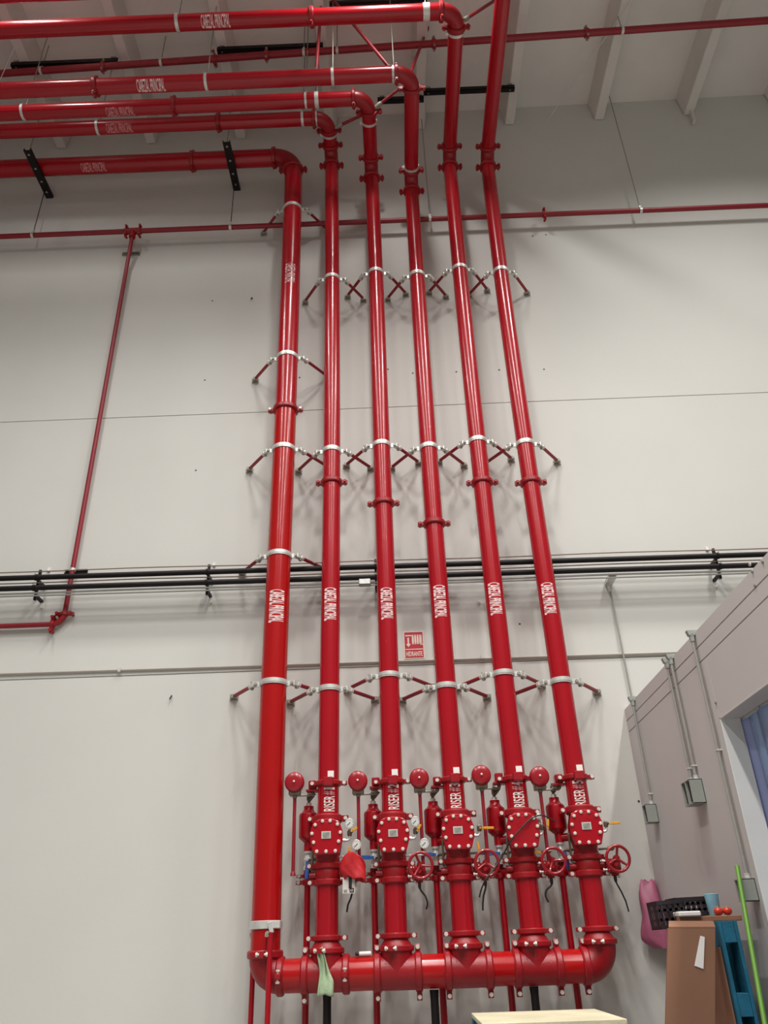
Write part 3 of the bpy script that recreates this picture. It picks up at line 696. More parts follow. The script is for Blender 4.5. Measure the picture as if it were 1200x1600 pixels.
# ================================================================== SWAY BRACES
def sway_brace(i, z, where, ok=(1, 1), spread=.375, double=False):
    x = xr(i, z); r = R8 if i == 0 else R6
    who = 'the supply pipe' if i == 0 else 'riser %s' % NW[i]
    T = thing('sway_brace', 'silver clamp with red brace arms on %s %s' % (who, where), 'pipe clamp', (x, RY, z), 'sway braces holding pipes to the wall')
    mb = MB(); mb.ringband((x, RY, z), Z_, r, r+.008, .045); mb.ringband((x, RY, z), Z_, r+.006, r+.011, .02)
    for s in (-1, 1): mb.box((x+s*(r+.035), RY, z), (.065, .014, .042))
    cl = mb.build('clamp_band', M_GALV, T)
    for s in (-1, 1): hexbolt(cl, (x+s*(r+.045), RY, z), Y_, .05, .009, M_ZINC)
    for s in (-1, 1):
        a = V((x+s*(r+.055), RY, z)); f = V((x+s*(spread+(.03 if i == 0 else 0)), WY-.035, z-.005))
        d = (f-a).normalized(); sd = d.cross(Z_)
        mb = MB(); mb.box(a+d*.035, (.09, .042, .044), d, sd, Z_); mb.box(a+d*.06, (.04, .05, .03), d, sd, Z_); pv = mb.build('pivot_fitting', M_GALV, T, smooth=False, bevel=.005)
        hexbolt(pv, a+d*.045, Z_, .07, .010, M_ZINC)
        mb = MB(); mb.cyl(a+d*.07, f-d*.02, .0165, 14); mb.build('brace_arm', M_THIN, T)
        mb = MB(); mb.box(f+V((0, .029, 0)), (.075, .012, .06)); mb.box(f-d*.012+V((0, .005, 0)), (.05, .04, .036)); ft = mb.build('wall_foot', M_ZINC, T, smooth=False, bevel=.004)
        hexbolt(ft, f+V((s*.02, .012, 0)), Y_, .04, .008, M_ZINC)
    return T
for i, py in {1: 427, 2: 418, 3: 422, 4: 412, 5: 416}.items(): sway_brace(i, rz(i, py), 'below the upper thin red pipe', spread=.345)
for i, py in {0: 695, 1: 697, 2: 688, 3: 692, 4: 682, 5: 686}.items(): sway_brace(i, rz(i, py), 'below the thin panel joint')
for i, py in {0: 1063, 1: 1072, 2: 1051, 3: 1068, 4: 1048, 5: 1060}.items(): sway_brace(i, rz(i, py), 'below the hydrant sign level')
sway_brace(0, rz(0, 318), 'above the thin red wall pipe'); sway_brace(0, rz(0, 551), 'above the thin panel joint'); sway_brace(0, rz(0, 862), 'over the black pipes')
# clamp at the foot of the supply pipe with two legs to the floor
zf = rz(0, 1445); x = xr(0, zf)
T = thing('leg_clamp', 'silver clamp with two red legs to the floor at foot of supply pipe', 'pipe clamp', (x, RY, 0))
mb = MB(); mb.ringband((x, RY, zf), Z_, R8, R8+.01, .055); mb.box((x+.085, RY-R8-.012, zf), (.075, .03, .05)); mb.box((x-.09, RY+.09, zf), (.07, .03, .05)); cl = mb.build('clamp_band', M_GALV, T, bevel=.003)
for (lx, ly) in ((-.976, 6.405), (-1.135, 6.66)):
    mb = MB(); mb.box((lx, ly, zf-.02), (.03, .03, .075), (1, 0, .3), Y_, (-.3, 0, 1)); mb.box((lx-.012, ly, zf-.065), (.05, .032, .03)); b_ = mb.build('pivot_fitting', M_GALV, T, smooth=False, bevel=.004)
    hexbolt(b_, (lx-.02, ly, zf-.055), Y_, .06, .008, M_ZINC)
    mb = MB(); mb.cyl((lx, ly, .01), (lx, ly, zf-.05), .0195, 16); mb.build('leg', M_RED, T)
    mb = MB(); mb.bb(lx-.05, lx+.05, ly-.05, ly+.05, 0, .01); mb.build('foot_plate', M_ZINC, T, smooth=False)

# ================================================================== THIN RED PIPES
def strap(parent, c, ax, r, m=M_GALV, wd=.03):
    mb = MB(); mb.ringband(c, ax, r, r+.006, wd); return mb.build('strap', m, parent)
BZ = 9.385; BY = 6.75; rB = .031
T = thing('sprinkler_pipe', 'long thin red pipe running level along the wall behind the risers', 'pipe', (0, BY, BZ))
mb = MB(); mb.cyl((-9.5, BY, BZ), (9.5, BY, BZ), rB, 20); mb.build('pipe', M_THIN, T)
p = at(850, 333, BY); coupling(T, (p.x, BY, BZ), X_, rB, Z_, wd=.04, big=.6, bm=M_CAST)
tx = at(207, 367, BY).x
mb = MB(); mb.cyl((tx-.09, BY, BZ), (tx+.09, BY, BZ), rB+.01, 18); mb.cyl((tx, BY, BZ), (tx, BY, BZ-.11), rB+.01, 18); mb.build('tee', M_CAST, T)
for s in (-1, 1): coupling(T, (tx+s*.085, BY, BZ), X_, rB, Z_, wd=.035, big=.6, bm=M_CAST)
# drop pipe
DX, DZ0 = -3.094, at(98, 975, 6.85).z
T = thing('drop_pipe', 'thin red pipe dropping down the bare wall and turning left at its foot', 'pipe', (DX, 6.85, DZ0), )
mb = MB(); mb.tube([(tx, BY, BZ-.10), (DX, 6.84, 8.9), (DX, 6.85, DZ0+.12)], .0235, 18); mb.build('pipe', M_THIN, T)
mb = MB(); mb.tube(arc((DX, 6.85, DZ0), -Z_, -X_, .11), .026, 18); mb.build('elbow', M_CAST, T)
coupling(T, (DX, 6.85, DZ0+.10), Z_, .0235, X_, wd=.035, big=.7, bm=M_CAST); coupling(T, (DX-.10, 6.85, DZ0), X_, .0235, Z_, wd=.035, big=.7, bm=M_CAST)
mb = MB(); mb.cyl((DX-.11, 6.85, DZ0), (-9.5, 6.85, DZ0), .0235, 18); mb.build('level_run', M_THIN, T)
for (px, py) in [(203, 392), (116, 890)]:
    p = at(px, py, 6.84); S = thing('strut_bracket', 'short slotted strut clamping the thin red drop pipe %s' % ('below its tee' if py < 500 else 'over the black pipes'), 'bracket', (p.x, 6.88, p.z), 'strut brackets on the drop pipe')
    mb = MB(); mb.bb(p.x-.11, p.x+.11, WY-.004, WY, p.z-.02, p.z+.02)
    for (q0, q1, f0, f1) in ((-.02, -.016, -.02, -.009), (.016, .02, .009, .02)):
        mb.bb(p.x-.11, p.x+.11, 6.876, WY, p.z+q0, p.z+q1); mb.bb(p.x-.11, p.x+.11, 6.876, 6.879, p.z+f0, p.z+f1)
    mb.build('strut', M_ZINC if py < 500 else M_BLACK, S, smooth=False)
    mb = MB(); mb.ringband((DX, 6.85, p.z), Z_, .024, .03, .03, 20); mb.build('pipe_strap', M_GALV if py > 500 else M_ZINC, S)
# overhead sprinkler line behind the risers
LA0, LA1 = atz(0, 115, 11.1), atz(1200, 32, 11.1); la = (LA1-LA0).normalized()
T = thing('overhead_pipe', 'thin red pipe hung under the roof ribs crossing behind the top bends', 'pipe', (0, 5.6, 11.1))
mb = MB(); mb.cyl(LA0-la*5, LA1+la*5, .042, 20); mb.build('pipe', M_THIN, T)
for (px, py) in [(162, 105), (335, 92), (417, 88), (678, 66), (917, 48)]:
    p = atz(px, py, 11.1); t = (p-LA0).dot(la); q = LA0+la*t; coupling(T, q, la, .042, Z_ if px not in (335,) else Y_, wd=.05, big=.7, bm=M_ZINC)
def hanger(c, r, ax, ztop, label, group, thick=.012, rodr=.006, band=.03, name='pipe_hanger'):
    T = thing(name, label, 'hanger', c, group); c = V(c)
    mb = MB(); mb.ringband(c, ax, r, r+.007, band, 28); mb.bb(c.x-.012, c.x+.012, c.y-.012, c.y+.012, c.z+r+.003, c.z+r+.05); mb.build('strap', M_GALV, T)
    mb = MB(); mb.cyl((c.x, c.y, c.z+r+.04), (c.x, c.y, ztop), rodr, 8); mb.build('rod', M_ZINC, T)
    mb = MB(); mb.lathe((c.x, c.y, c.z+r+.05), Z_, [(0, .014), (.012, .014)], 6); mb.build('nut', M_ZINC, T)
    return T
for (px, py, wh) in [(65, 112, 'by the first black channel'), (475, 84, 'beside the second black channel'), (252, 99, 'between two black channels'), (973, 44, 'under the bare rib at right'), (527, 80, 'beside a red vertical strut')]:
    p = atz(px, py, 11.1); t = (p-LA0).dot(la); q = LA0+la*t
    hanger(q, .042, la, zc(q.x), 'small silver strap hanger on the overhead thin pipe %s' % wh, 'hangers on the overhead thin pipe')
# hangers on the wall line
for (px, py) in [(672, 345), (1000, 325)]:
    p = at(px, py, BY); hanger((p.x, BY, BZ), rB, X_, zc(p.x), 'long thin rod hanging the level wall pipe from the roof %s' % ('between risers' if px < 800 else 'right of the risers'), 'rods hanging the wall pipe')
# black cantilever channels carrying the supply run, with rods down to the wall line
for k, (px, py) in enumerate([(72, 298), (368, 288)]):
    p = atz(px, py, ZE[0]-R8-.045); x = p.x; z = ZE[0]-R8-.042
    S = thing('channel_bracket', 'black slotted channel bracket under overhead supply run %s' % ('near its end elbow' if k else 'beyond its stencilled words'), 'bracket', (x, WY, z), 'black brackets under the supply run')
    mb = MB(); mb.bb(x-.045, x+.045, 6.19, WY, z-.004, z+.004); mb.bb(x-.045, x-.038, 6.19, WY, z, z+.04); mb.bb(x+.038, x+.045, 6.19, WY, z, z+.04); mb.build('channel', M_BLACK, S, smooth=False)
    for yy in (6.25, 6.45, 6.64, 6.80):
        mb = MB(); mb.lathe((x, yy, z-.004), -Z_, [(0, .014), (.007, .014), (.009, .005)], 8); mb.build('bolt', M_ZINC, S)
    mb = MB(); mb.cyl((x, 6.24, z), (x, 6.24, zc(x)-.38), .006, 8); mb.build('rod', M_ZINC, S)
    mb = MB(); mb.cyl((x+.0, BY, BZ+rB+.05), (x, BY, z), .005, 8); mb.build('drop_rod', M_BLACK, S)
    hx_ = x; T2 = thing('pipe_strap', 'small silver strap on the level wall pipe below the black bracket %s' % ('near the elbow' if k else 'at far end'), 'hanger', (hx_, BY, BZ), 'straps on the wall pipe')
    mb = MB(); mb.ringband((hx_, BY, BZ), X_, rB, rB+.006, .03, 20); mb.bb(hx_-.01, hx_+.01, BY-.01, BY+.01, BZ+rB, BZ+rB+.055); mb.build('band', M_GALV, T2)
# strap hangers on the overhead runs
HG = 'strap hangers on the overhead runs'
for (i, px, py, wd, wh) in [(4, 278, 36, .035, 'left of its words'), (4, 666, 19, .07, 'beside its elbow'), (3, 323, 129, .03, 'right of its words'), (3, 520, 121, .03, 'under the red strut'), (3, 616, 117, .05, 'beside its elbow'),
                            (2, 39, 179, .03, 'left of its words'), (2, 478, 157, .025, 'near its elbow'), (2, 495, 156, .045, 'closest to its elbow'), (1, 154, 200, .03, 'left of its words'), (1, 473, 187, .03, 'near its elbow'), (1, 493, 186, .045, 'closest to its elbow')]:
    p = atz(px, py, ZE[i]); hanger((p.x, YRUN[i], ZE[i]), R6, X_, zc(p.x), 'silver strap hanger on the overhead run of riser %s %s' % (NW[i], wh), HG, band=wd)
# thin bands on the cross runs next to the bends
for (i, py) in [(1, 216), (2, 197), (3, 268), (4, 58)]:
    p = atz({1: 517, 2: 578, 3: 643, 4: 710}[i], py, ZE[i]-R6)
    T2 = thing('silver_band', 'thin silver band round the cross run of riser %s by its bend' % NW[i], 'band', (xr(i, ZE[i]), p.y, ZE[i]), 'silver bands on the bends')
    mb = MB(); mb.ringband((xr(i, ZE[i]), p.y, ZE[i]), Y_, R6, R6+.007, .03); mb.box((xr(i, ZE[i])-R6-.012, p.y, ZE[i]-.01), (.03, .035, .03)); mb.build('band', M_GALV, T2)

# black channels spanning the roof ribs
for (a, b_, wh) in [((20, 97), (187, 91), 'above the left thin pipe hanger'), ((340, 77), (505, 70), 'ending beside a red vertical strut'), ((590, 158), (662, 154), 'short, behind the riser three bend'), ((662, 146), (804, 138), 'behind the riser four and five bends'), ((515, 8), (667, 0), 'just above the riser four run')]:
    p, q = atz(*a, 11.29), atz(*b_, 11.29); y = (p.y+q.y)/2; z = zc((p.x+q.x)/2)-.415
    S = thing('roof_channel', 'black steel channel fixed across roof ribs %s' % wh, 'channel', (p.x, y, z), 'black channels under the roof')
    mb = MB(); mb.bb(p.x, q.x, y-.03, y+.03, z-.035, z-.029); mb.bb(p.x, q.x, y-.03, y-.024, z-.035, z+.03); mb.bb(p.x, q.x, y+.024, y+.03, z-.035, z+.03); mb.build('channel', M_BLACK, S, smooth=False)
    for e in (p.x+.06, q.x-.06):
        mb = MB(); mb.bb(e-.03, e+.03, y-.04, y+.04, z+.03, z+.05); mb.cyl((e, y, z-.045), (e, y, z+.07), .008, 8); mb.build('rib_clip', M_ZINC, S)
# red sway struts up to the roof from the bends
def strut(a, b_, label, foot=True):
    a, b_ = V(a), V(b_); T = thing('roof_strut', label, 'brace', a, 'red struts between bends and roof')
    d = (b_-a).normalized()
    mb = MB(); mb.cyl(a, b_, .0185, 14); mb.build('tube', M_THIN, T)
    for q, s in ((a, 1), (b_, -1)):
        mb = MB(); mb.lathe(q-d*s*.03, d*s, [(0, .012), (.0, .022), (.05, .026), (.09, .026), (.10, .019)], 10); mb.build('end_fitting', M_ZINC if s > 0 else M_CAST, T)
za3 = ZE[3]
p = atz(494, 113, za3+.09); strut((p.x, YRUN[3], za3+R6), (p.x+.04, 5.25, zc(p.x)-.02), 'upright red strut from riser three run up to the roof')
a = atz(611, 104, za3+.09); b_ = atz(500, -12, 11.5); strut((a.x, YRUN[3], za3+R6), (b_.x, b_.y, zc(b_.x)-.01), 'slanting red strut from riser three bend up to the left')
a = atz(533, 200, ZE[1]); q = at(578, 174, 5.95); strut((xr(1, 10.3)+R6+.02, 6.13, ZE[1]), q+(q-V((xr(1, 10.3)+R6+.02, 6.13, ZE[1])))*.15, 'short slanting red strut between riser one and two bends')
a = V((xr(2, 10.1)+R6+.01, 5.72, ZE[2]+.02)); q = at(631, 133, 5.6); strut(a, a+(q-a)*1.25, 'short slanting red strut right of the riser two bend')
a = V((xr(3, 9.8)-.05, 5.32, ZE[3]+R6)); q = at(658, 70, 5.6); strut(a, a+(q-a)*1.5, 'red strut rising behind the riser three bend')
a = V((xr(4, 10.2)+R6+.01, 4.86, ZE[4]+.02)); q = at(768, 4, 5.0); strut(a, a+(q-a)*1.5, 'slanting red strut right of the riser four bend')
# diagonal wire under the ceiling on the right
a, b_ = at(853, 192, WY-.01), atz(985, 3, 11.35); mb = MB(); mb.cyl(a, b_+(b_-a)*.1, .006, 6); o = mb.build('tie_wire', M_STEM, None); tag(o, 'pale diagonal tie wire under the roof ribs', 'wire')
a, b_ = atz(0, 125, 10.95), atz(27, 64, 11.2); mb = MB(); mb.cyl(a, b_, .005, 6); o = mb.build('tie_wire', M_STEM, None); tag(o, 'pale tie wire beside the first black channel', 'wire')

# ================================================================== BLACK PIPE RACK
ZL = {'c1': 4.697, 'b1': 4.628, 'c2': 4.580, 'b2': 4.521, 'g1': 4.475, 'g2': 4.452}
def zl(k, x): return ZL[k] - .0064*(x-2.33)
def rack(name, key, y, r, m, label, cat, wav=0):
    mb = MB(); n = 60
    mb.tube([(-9.5+19*k/n, y, zl(key, -9.5+19*k/n)+wav*math.sin(k*.9)+wav*.6*math.sin(k*.37)) for k in range(n+1)], r, 14)
    o = mb.build(name, m, None); tag(o, label, cat); return o
rack('black_pipe', 'b1', 6.69, .0255, M_BLACK, 'upper black pipe on the wall rack behind the risers', 'pipe')
rack('black_pipe', 'b2', 6.69, .0255, M_BLACK, 'lower black pipe on the wall rack behind the risers', 'pipe')
rack('copper_line', 'c1', 6.705, .0055, M_COPPER, 'thin brown line just above the upper black pipe', 'tubing', .004)
rack('copper_line', 'c2', 6.705, .0055, M_COPPER, 'thin brown line between the two black pipes', 'tubing', .004)
rack('grey_conduit', 'g1', 6.705, .0095, M_COND, 'upper slim grey conduit under the black pipes', 'conduit', .003)
rack('grey_conduit', 'g2', 6.715, .008, M_COND, 'lowest slim grey conduit under the black pipes', 'conduit')
for k, px in enumerate((70, 330, 588, 850, 1117)):
    x = at(px, 900, 6.85).x if px != 850 else (-.16+3.07)/2
    S = thing('rack_bracket', 'black slotted wall strut carrying the black pipes %s' % ('left of the red drop pipe', 'left of the supply pipe', 'behind riser two', 'beside riser five', 'near the partition top')[k], 'bracket', (x, WY, 4.45), 'struts of the black pipe rack')
    mb = MB(); zo_ = -.0064*(x-2.33); mb.bb(x-.012, x+.012, 6.735, 6.76, 4.42+zo_, 4.73+zo_); mb.bb(x-.012, x+.012, 6.76, WY, 4.60+zo_, 4.63+zo_); mb.bb(x-.012, x+.012, 6.76, WY, 4.45+zo_, 4.48+zo_); mb.build('strut', M_BLACK, S, smooth=False, bevel=.002)
    for z in (zl('b1', x), zl('b2', x)):
        mb = MB(); mb.ringband((x, 6.69, z), X_, .0255, .031, .024, 18); mb.bb(x-.010, x+.010, 6.695, 6.74, z-.02, z+.02); mb.build('pipe_clamp', M_BLACK, S)
        mb = MB(); mb.lathe((x, 6.662, z+.018), -Y_, [(0, .009), (.012, .009)], 6); mb.build('bolt', M_ZINC, S)
    for (q0, q1) in ((4.78+zo_, 4.82+zo_), (4.40+zo_, 4.45+zo_)): mb = MB(); mb.bb(x-.004, x+.022, 6.885, WY, q0, q1); mb.build('fixing_plate', M_WHITE, S, smooth=False)
p = at(570, 910, 6.70); J = thing('junction_box', 'small pale junction box on the conduit between riser one and two', 'box', (p.x, WY, p.z))
mb = MB(); mb.bb(p.x-.055, p.x+.055, 6.675, 6.74, p.z-.028, p.z+.028); mb.build('body', M_CBOX, J, smooth=False, bevel=.004)
mb = MB(); mb.bb(p.x-.05, p.x+.05, 6.670, 6.676, p.z-.024, p.z+.024); mb.build('lid', M_GALV, J, smooth=False)
mb = MB(); mb.cyl((p.x+.055, 6.71, p.z), (p.x+.14, 6.71, p.z), .011, 10); mb.build('nipple', M_COND, J)
# level conduit just above the lower panel joint
T = thing('wall_conduit', 'slim grey conduit along the wall above the lower panel joint', 'conduit', (0, 6.88, 3.785))
mb = MB(); mb.cyl((-9.5, 6.885, 3.83), (2.6, 6.885, 3.77), .0105, 12); mb.build('tube', M_PCOND, T)
for px in (187, 755): 
    p = at(px, 1046, 6.88); mb = MB(); mb.bb(p.x-.012, p.x+.012, 6.864, WY, 3.775, 3.815); mb.build('clip', M_GALV, T, smooth=False)
# conduit tee dropping down the wall beyond the partition top
T = thing('drop_conduit', 'grey conduit dropping from the black pipe rack behind partition corner', 'conduit', (2.05, 6.87, 3.3))
mb = MB(); mb.cyl((2.045, 6.87, 4.45), (2.06, 6.87, 3.3), .0085, 12); mb.build('tube', M_COND, T)
mb = MB(); mb.bb(2.01, 2.08, 6.72, WY, 4.455, 4.49); mb.lathe((2.045, 6.87, 4.38), Z_, [(0, .014), (.01, .022), (.06, .022), (.08, .018)], 12); mb.build('tee_fitting', M_GALV, T)

# hydrant sign
sx0, sx1, sz0, sz1 = .080, .268, 3.803, 4.068; sy = WY-.006; sc = (sx0+sx1)/2
S = thing('hydrant_sign', 'red and cream HIDRANTE sign with hose pictogram on the wall', 'sign', (sc, WY, sz0))
mb = MB(); mb.bb(sx0, sx1, sy, WY, sz0, sz1); mb.build('board', M_SIGNW, S, smooth=False, bevel=.002)
mb = MB(); mb.bb(sx0+.010, sx1-.010, sy-.0015, sy, sz0+.010, sz1-.010); mb.build('red_field', M_SIGN, S, smooth=False)
fy = sy-.003
def glyph(name, boxes):
    mb = MB()
    for (a, b_, c, d) in boxes: mb.bb(sx0+a, sx0+b_, fy, fy+.0016, sz0+c, sz0+d)
    return mb.build(name, M_SIGNW, S, smooth=False)
glyph('divider', [(.014, .174, .086, .094)])
glyph('hose_bar', [(.018, .075, .216, .228)])
mb = MB(); mb.prism([(-.007, .09), (-.007, .03), (-.022, .03), (0, 0), (.022, .03), (.007, .03), (.007, .09)], (sx0+.044, fy+.0016, sz0+.112), X_, Z_, -Y_, .0016); mb.build('arrow', M_SIGNW, S, smooth=False)
for k in range(4):
    cx = sx0+.078+k*.0225
    mb = MB(); mb.bb(cx, cx+.0165, fy, fy+.0016, sz0+.145, sz0+.222); mb.lathe((cx+.00825, fy+.0016, sz0+.222), -Y_, [(0, .00825), (.0016, .00825)], 14); mb.lathe((cx+.00825, fy+.0016, sz0+.145), -Y_, [(0, .00825), (.0016, .00825)], 14); mb.build('hose_coil', M_SIGNW, S, smooth=False)
glyph('hose_end', [(.160, .168, .135, .225), (.152, .176, .130, .142)])
text_mesh(S, 'HIDRANTE', (sc, sy-.0018, sz0+.047), X_, -Y_, .150, .046, None, M_SIGNW, bold=.02)

# ================================================================== PARTITION BOXES AND CONDUITS
def side_box(px, py, w_, h, ncond, ztop, label, n=1):
    c = atx(px, py, PX-.045); z0, z1 = c.z-h/2, c.z+h/2; y0, y1 = c.y-w_/2, c.y+w_/2
    T = thing('outlet_box', label, 'box', (PX, c.y, z0), 'electrical boxes on the partition')
    D_ = .085; t = .004
    mb = MB(); mb.bb(PX-t, PX, y0, y1, z0, z1); mb.bb(PX-D_, PX, y0, y0+t, z0, z1); mb.bb(PX-D_, PX, y1-t, y1, z0, z1); mb.bb(PX-D_, PX, y0, y1, z0, z0+t); mb.bb(PX-D_, PX, y0, y1, z1-t, z1)
    if n == 2: mb.bb(PX-D_-.002, PX, c.y-.006, c.y+.006, z0, z1)
    mb.build('case', M_CBOX, T, smooth=False)
    for k in range(n):
        yy = c.y if n == 1 else c.y+(k*2-1)*w_/4
        mb = MB(); mb.bb(PX-D_+.012, PX-D_+.03, yy-w_/n*.36, yy+w_/n*.36, z0+.02, z1-.02); mb.build('socket', M_DARK, T, smooth=False, bevel=.003)
    for k in range(ncond):
        yy = c.y if ncond == 1 else c.y+(k*2-1)*w_*.27
        cp = thing('side_conduit', 'slim steel conduit climbing the partition from %s%s' % (label.split(' on ')[0], '' if ncond == 1 else (', nearer the corner' if k else ', nearer the doorway')), 'conduit', (PX-.02, yy, z1), 'conduits on the partition')
        mb = MB(); mb.cyl((PX-.022, yy, z1), (PX-.022, yy, ztop), .0105, 12); mb.build('tube', M_COND, cp)
        mb = MB(); mb.lathe((PX-.022, yy, z1), Z_, [(0, .02), (.012, .02), (.014, .016), (.03, .016)], 10); mb.build('connector', M_GALV, cp)
        mb = MB(); mb.lathe((PX-.022, yy, ztop-.05), Z_, [(0, .016), (.03, .018), (.05, .022)], 10); mb.prism([(-.02, 0), (.02, 0), (.06, .028), (.06, .034), (-.03, .034)], (PX-.022, yy-.018, ztop-.01), X_, Z_, Y_, .036); mb.build('top_fitting', M_CBOX, cp, smooth=False)
        for zz in (ztop-.75,): mb = MB(); mb.bb(PX-.034, PX, yy-.012, yy+.024, zz-.005, zz+.005); mb.build('clip', M_GALV, cp, smooth=False)
side_box(1016, 1272, .09, .135, 1, 3.265, 'single open steel outlet box on partition by the corner')
side_box(1083, 1239, .17, .15, 2, 3.265, 'double open steel outlet box on partition under twin conduits', 2)
side_box(1166, 1391, .085, .115, 1, 3.265, 'open steel outlet box on partition beside the green pole')

# ================================================================== THINGS ON AND BY THE PIPES
# rag
tp = at(502, 1481, RY-R8-.03); rows, cols = 22, 8; mb = MB()
for j in range(rows+1):
    t = j/rows
    pc = at(502+13*t*1.1*(1 if t < .7 else 1)-(6*(t-.7)/.3 if t > .7 else 0), 1482+72*t, 6.40)
    wv = .018+.088*min(1, t*1.5)*(1-.25*max(0, t-.72)/.28)
    z = pc.z; yb = RY - R8 - .03 if z > HZ-.02 else RY-R8-.03
    for k in range(cols+1):
        s = k/cols-.5
        mb.v.append(V((pc.x-.012+wv*s*1.05 + .01*math.sin(6*t+3*s), yb - .010*math.cos(s*13+2*t) - .006*math.sin(9*t), z-.03*abs(s)*t*t+.02*s*(1-t))))
for j in range(rows):
    for k in range(cols): a = j*(cols+1)+k; mb.f.append((a, a+1, a+cols+2, a+cols+1))
o = mb.build('cleaning_rag', M_RAG, None, ang=80); tag(o, 'pale green rag hanging over the front of the header pipe', 'cloth')
m_ = o.modifiers.new('s', 'SOLIDIFY'); m_.thickness = .006
# marker pen lying on the header
xa, xb = at(555, 1490, RY-.03).x, at(580, 1489, RY-.03).x; zt = HZ+R8+.014
T = thing('marker_pen', 'white marker pen with black cap lying on the header', 'pen', (xa, RY-.035, zt-.014))
mb = MB(); mb.lathe((xa+.028, RY-.035, zt), X_, [(0, .012), (.002, .0145), (xb-xa-.032, .0145), (xb-xa-.028, .011)], 16); mb.build('barrel', M_WHITE, T)
mb = MB(); mb.lathe((xa, RY-.035, zt), X_, [(0, .008), (.004, .012), (.03, .013)], 16); mb.build('cap', M_CABLE, T)
# pink bag on a nail
pb = at(1016, 1384, WY-.01); T = thing('plastic_bag', 'pink plastic bag hanging from a nail by the wall corner', 'bag', pb)
mb = MB(); rows, n = 24, 26
for j in range(rows+1):
    t = j/rows; z = pb.z+.03-.46*t
    c = pb.x-.015-.02*math.sin(t*2.2)+.03*max(0, t-.6)
    wv = .062+.048*math.sin(min(1, t*1.15)*math.pi*.5)+.012*math.sin(9*t)
    if t > .85: wv *= math.cos((t-.85)/.15*1.1)
    dp = .018+.055*math.sin(min(1, t*1.05)*math.pi*.55)
    for k in range(n):
        a = 2*math.pi*k/n; wob = 1+.08*math.sin(3*a+5*t)+.05*math.sin(8*a-7*t)
        mb.v.append(V((min(PX-.008, c+wv*wob*math.cos(a)), WY-.012-dp+dp*wob*.98*math.sin(a) if math.sin(a) > 0 else WY-.012-dp+dp*1.2*wob*math.sin(a), z+.015*math.sin(4*a)*(1-t)*1.2)))
        if mb.v[-1].y > WY-.006: mb.v[-1].y = WY-.006
for j in range(rows):
    for k in range(n): k2 = (k+1) % n; mb.f.append((j*n+k, j*n+k2, (j+1)*n+k2, (j+1)*n+k))
mb.f.append(tuple(range(n))); mb.f.append(tuple(reversed(range(rows*n, rows*n+n))))
mb.build('sack', M_PINK, T, ang=80)
mb = MB(); mb.cyl(pb+V((0, .01, 0)), pb+V((0, -.05, .008)), .005, 8); mb.build('nail', M_DARK, T)

# pallets
def pallet(name, label, o, ex, ey, ez, L, W, Hh, ndeck, mdeck, mblk, group=None):
    # ex length, ey width, ez height
    o, ex, ey, ez = V(o), V(ex), V(ey), V(ez)
    T = thing(name, label, 'pallet', o, group); bw = L/ndeck
    def bx(nm, a0, a1, b0, b1, c0, c1, m):
        mb = MB(); mb.box(o+ex*(a0+a1)/2+ey*(b0+b1)/2+ez*(c0+c1)/2, (a1-a0, b1-b0, c1-c0), ex, ey, ez); mb.build(nm, m, T, smooth=False, bevel=.002)
    for k in range(ndeck):
        bx('deck_board', k*bw+.004, (k+1)*bw-.004, 0, W, Hh-.02, Hh, mdeck)
    for k in range(3): bx('base_board', k*(L-.1)/2, k*(L-.1)/2+.1, 0, W, 0, .02, mblk)
    for k in range(3):
        for j in range(3): bx('block', k*(L-.1)/2, k*(L-.1)/2+.1, j*(W-.09)/2, j*(W-.09)/2+.09, .02, Hh-.02, mblk)
    return T
for k in range(8):
    pallet('wooden_pallet', 'pale topped blue pallet, topmost of the stack before the header' if k == 7 else 'blue wooden pallet hidden in the stack under the pale topped pallet', (.97, 4.18, k*.15), Y_, -X_, Z_, .69, .645, .15, 7, M_PINE if k == 7 else M_PAL, M_PAL, 'stacked blue pallets')
# upright pallet against partition
pz = 1.585
T = thing('upright_pallet', 'teal blue pallet standing on edge against the partition', 'pallet', (1.76, 4.9, 0))
for k in range(5):
    y0 = 4.90+k*.172
    for (a, b_) in ((1.712, 1.730), (1.797, 1.815)):
        mb = MB(); mb.bb(a, b_, y0, y0+.168, 0, pz); mb.build('deck_board', M_PAL, T, smooth=False, bevel=.002)
for z in (pz-.105, 1.14, .76, .38, 0):
    for y0 in (4.903, 5.22, 5.53):
        mb = MB(); mb.bb(1.731, 1.796, y0, y0+.1, z, z+.105); mb.build('block', M_PAL, T, smooth=False, bevel=.002)
# cardboard sheet leaning in front of it
ca, cb = at(1045, 1450, 4.86), at(1118, 1450, 4.86); lean = V((-.235, 0, -1)).normalized()
T = thing('cardboard_sheet', 'tall brown cardboard panel leaning beside the blue pallet', 'cardboard', ca+lean*1.57)
exx = V((cb.x-ca.x, 0, cb.z-ca.z)); wd = exx.length; exx.normalize()
def para(name, m, p0, e1, e2, th, dy):
    mb = MB(); p0, e1, e2 = V(p0), V(e1), V(e2)
    for y in (dy, dy+th):
        for q in (p0, p0+e1, p0+e1+e2, p0+e2): mb.v.append(q+V((0, y, 0)))
    mb.f += [(0, 1, 2, 3), (7, 6, 5, 4), (0, 4, 5, 1), (1, 5, 6, 2), (2, 6, 7, 3), (3, 7, 4, 0)]
    return mb.build(name, m, T, smooth=False, bevel=.002)
Ld = (ca.z-.003)/(-lean.z)
para('panel', M_CARD, ca, exx*wd, lean*Ld, .03, 0)
mb = MB(); fl = [ca+V((0, 0, 0)), cb, cb+V((.030, .10, .030)), ca+V((.036, .10, .030))]
for d in (0, .006):
    for q in fl: mb.v.append(q+V((0, 0, d)))
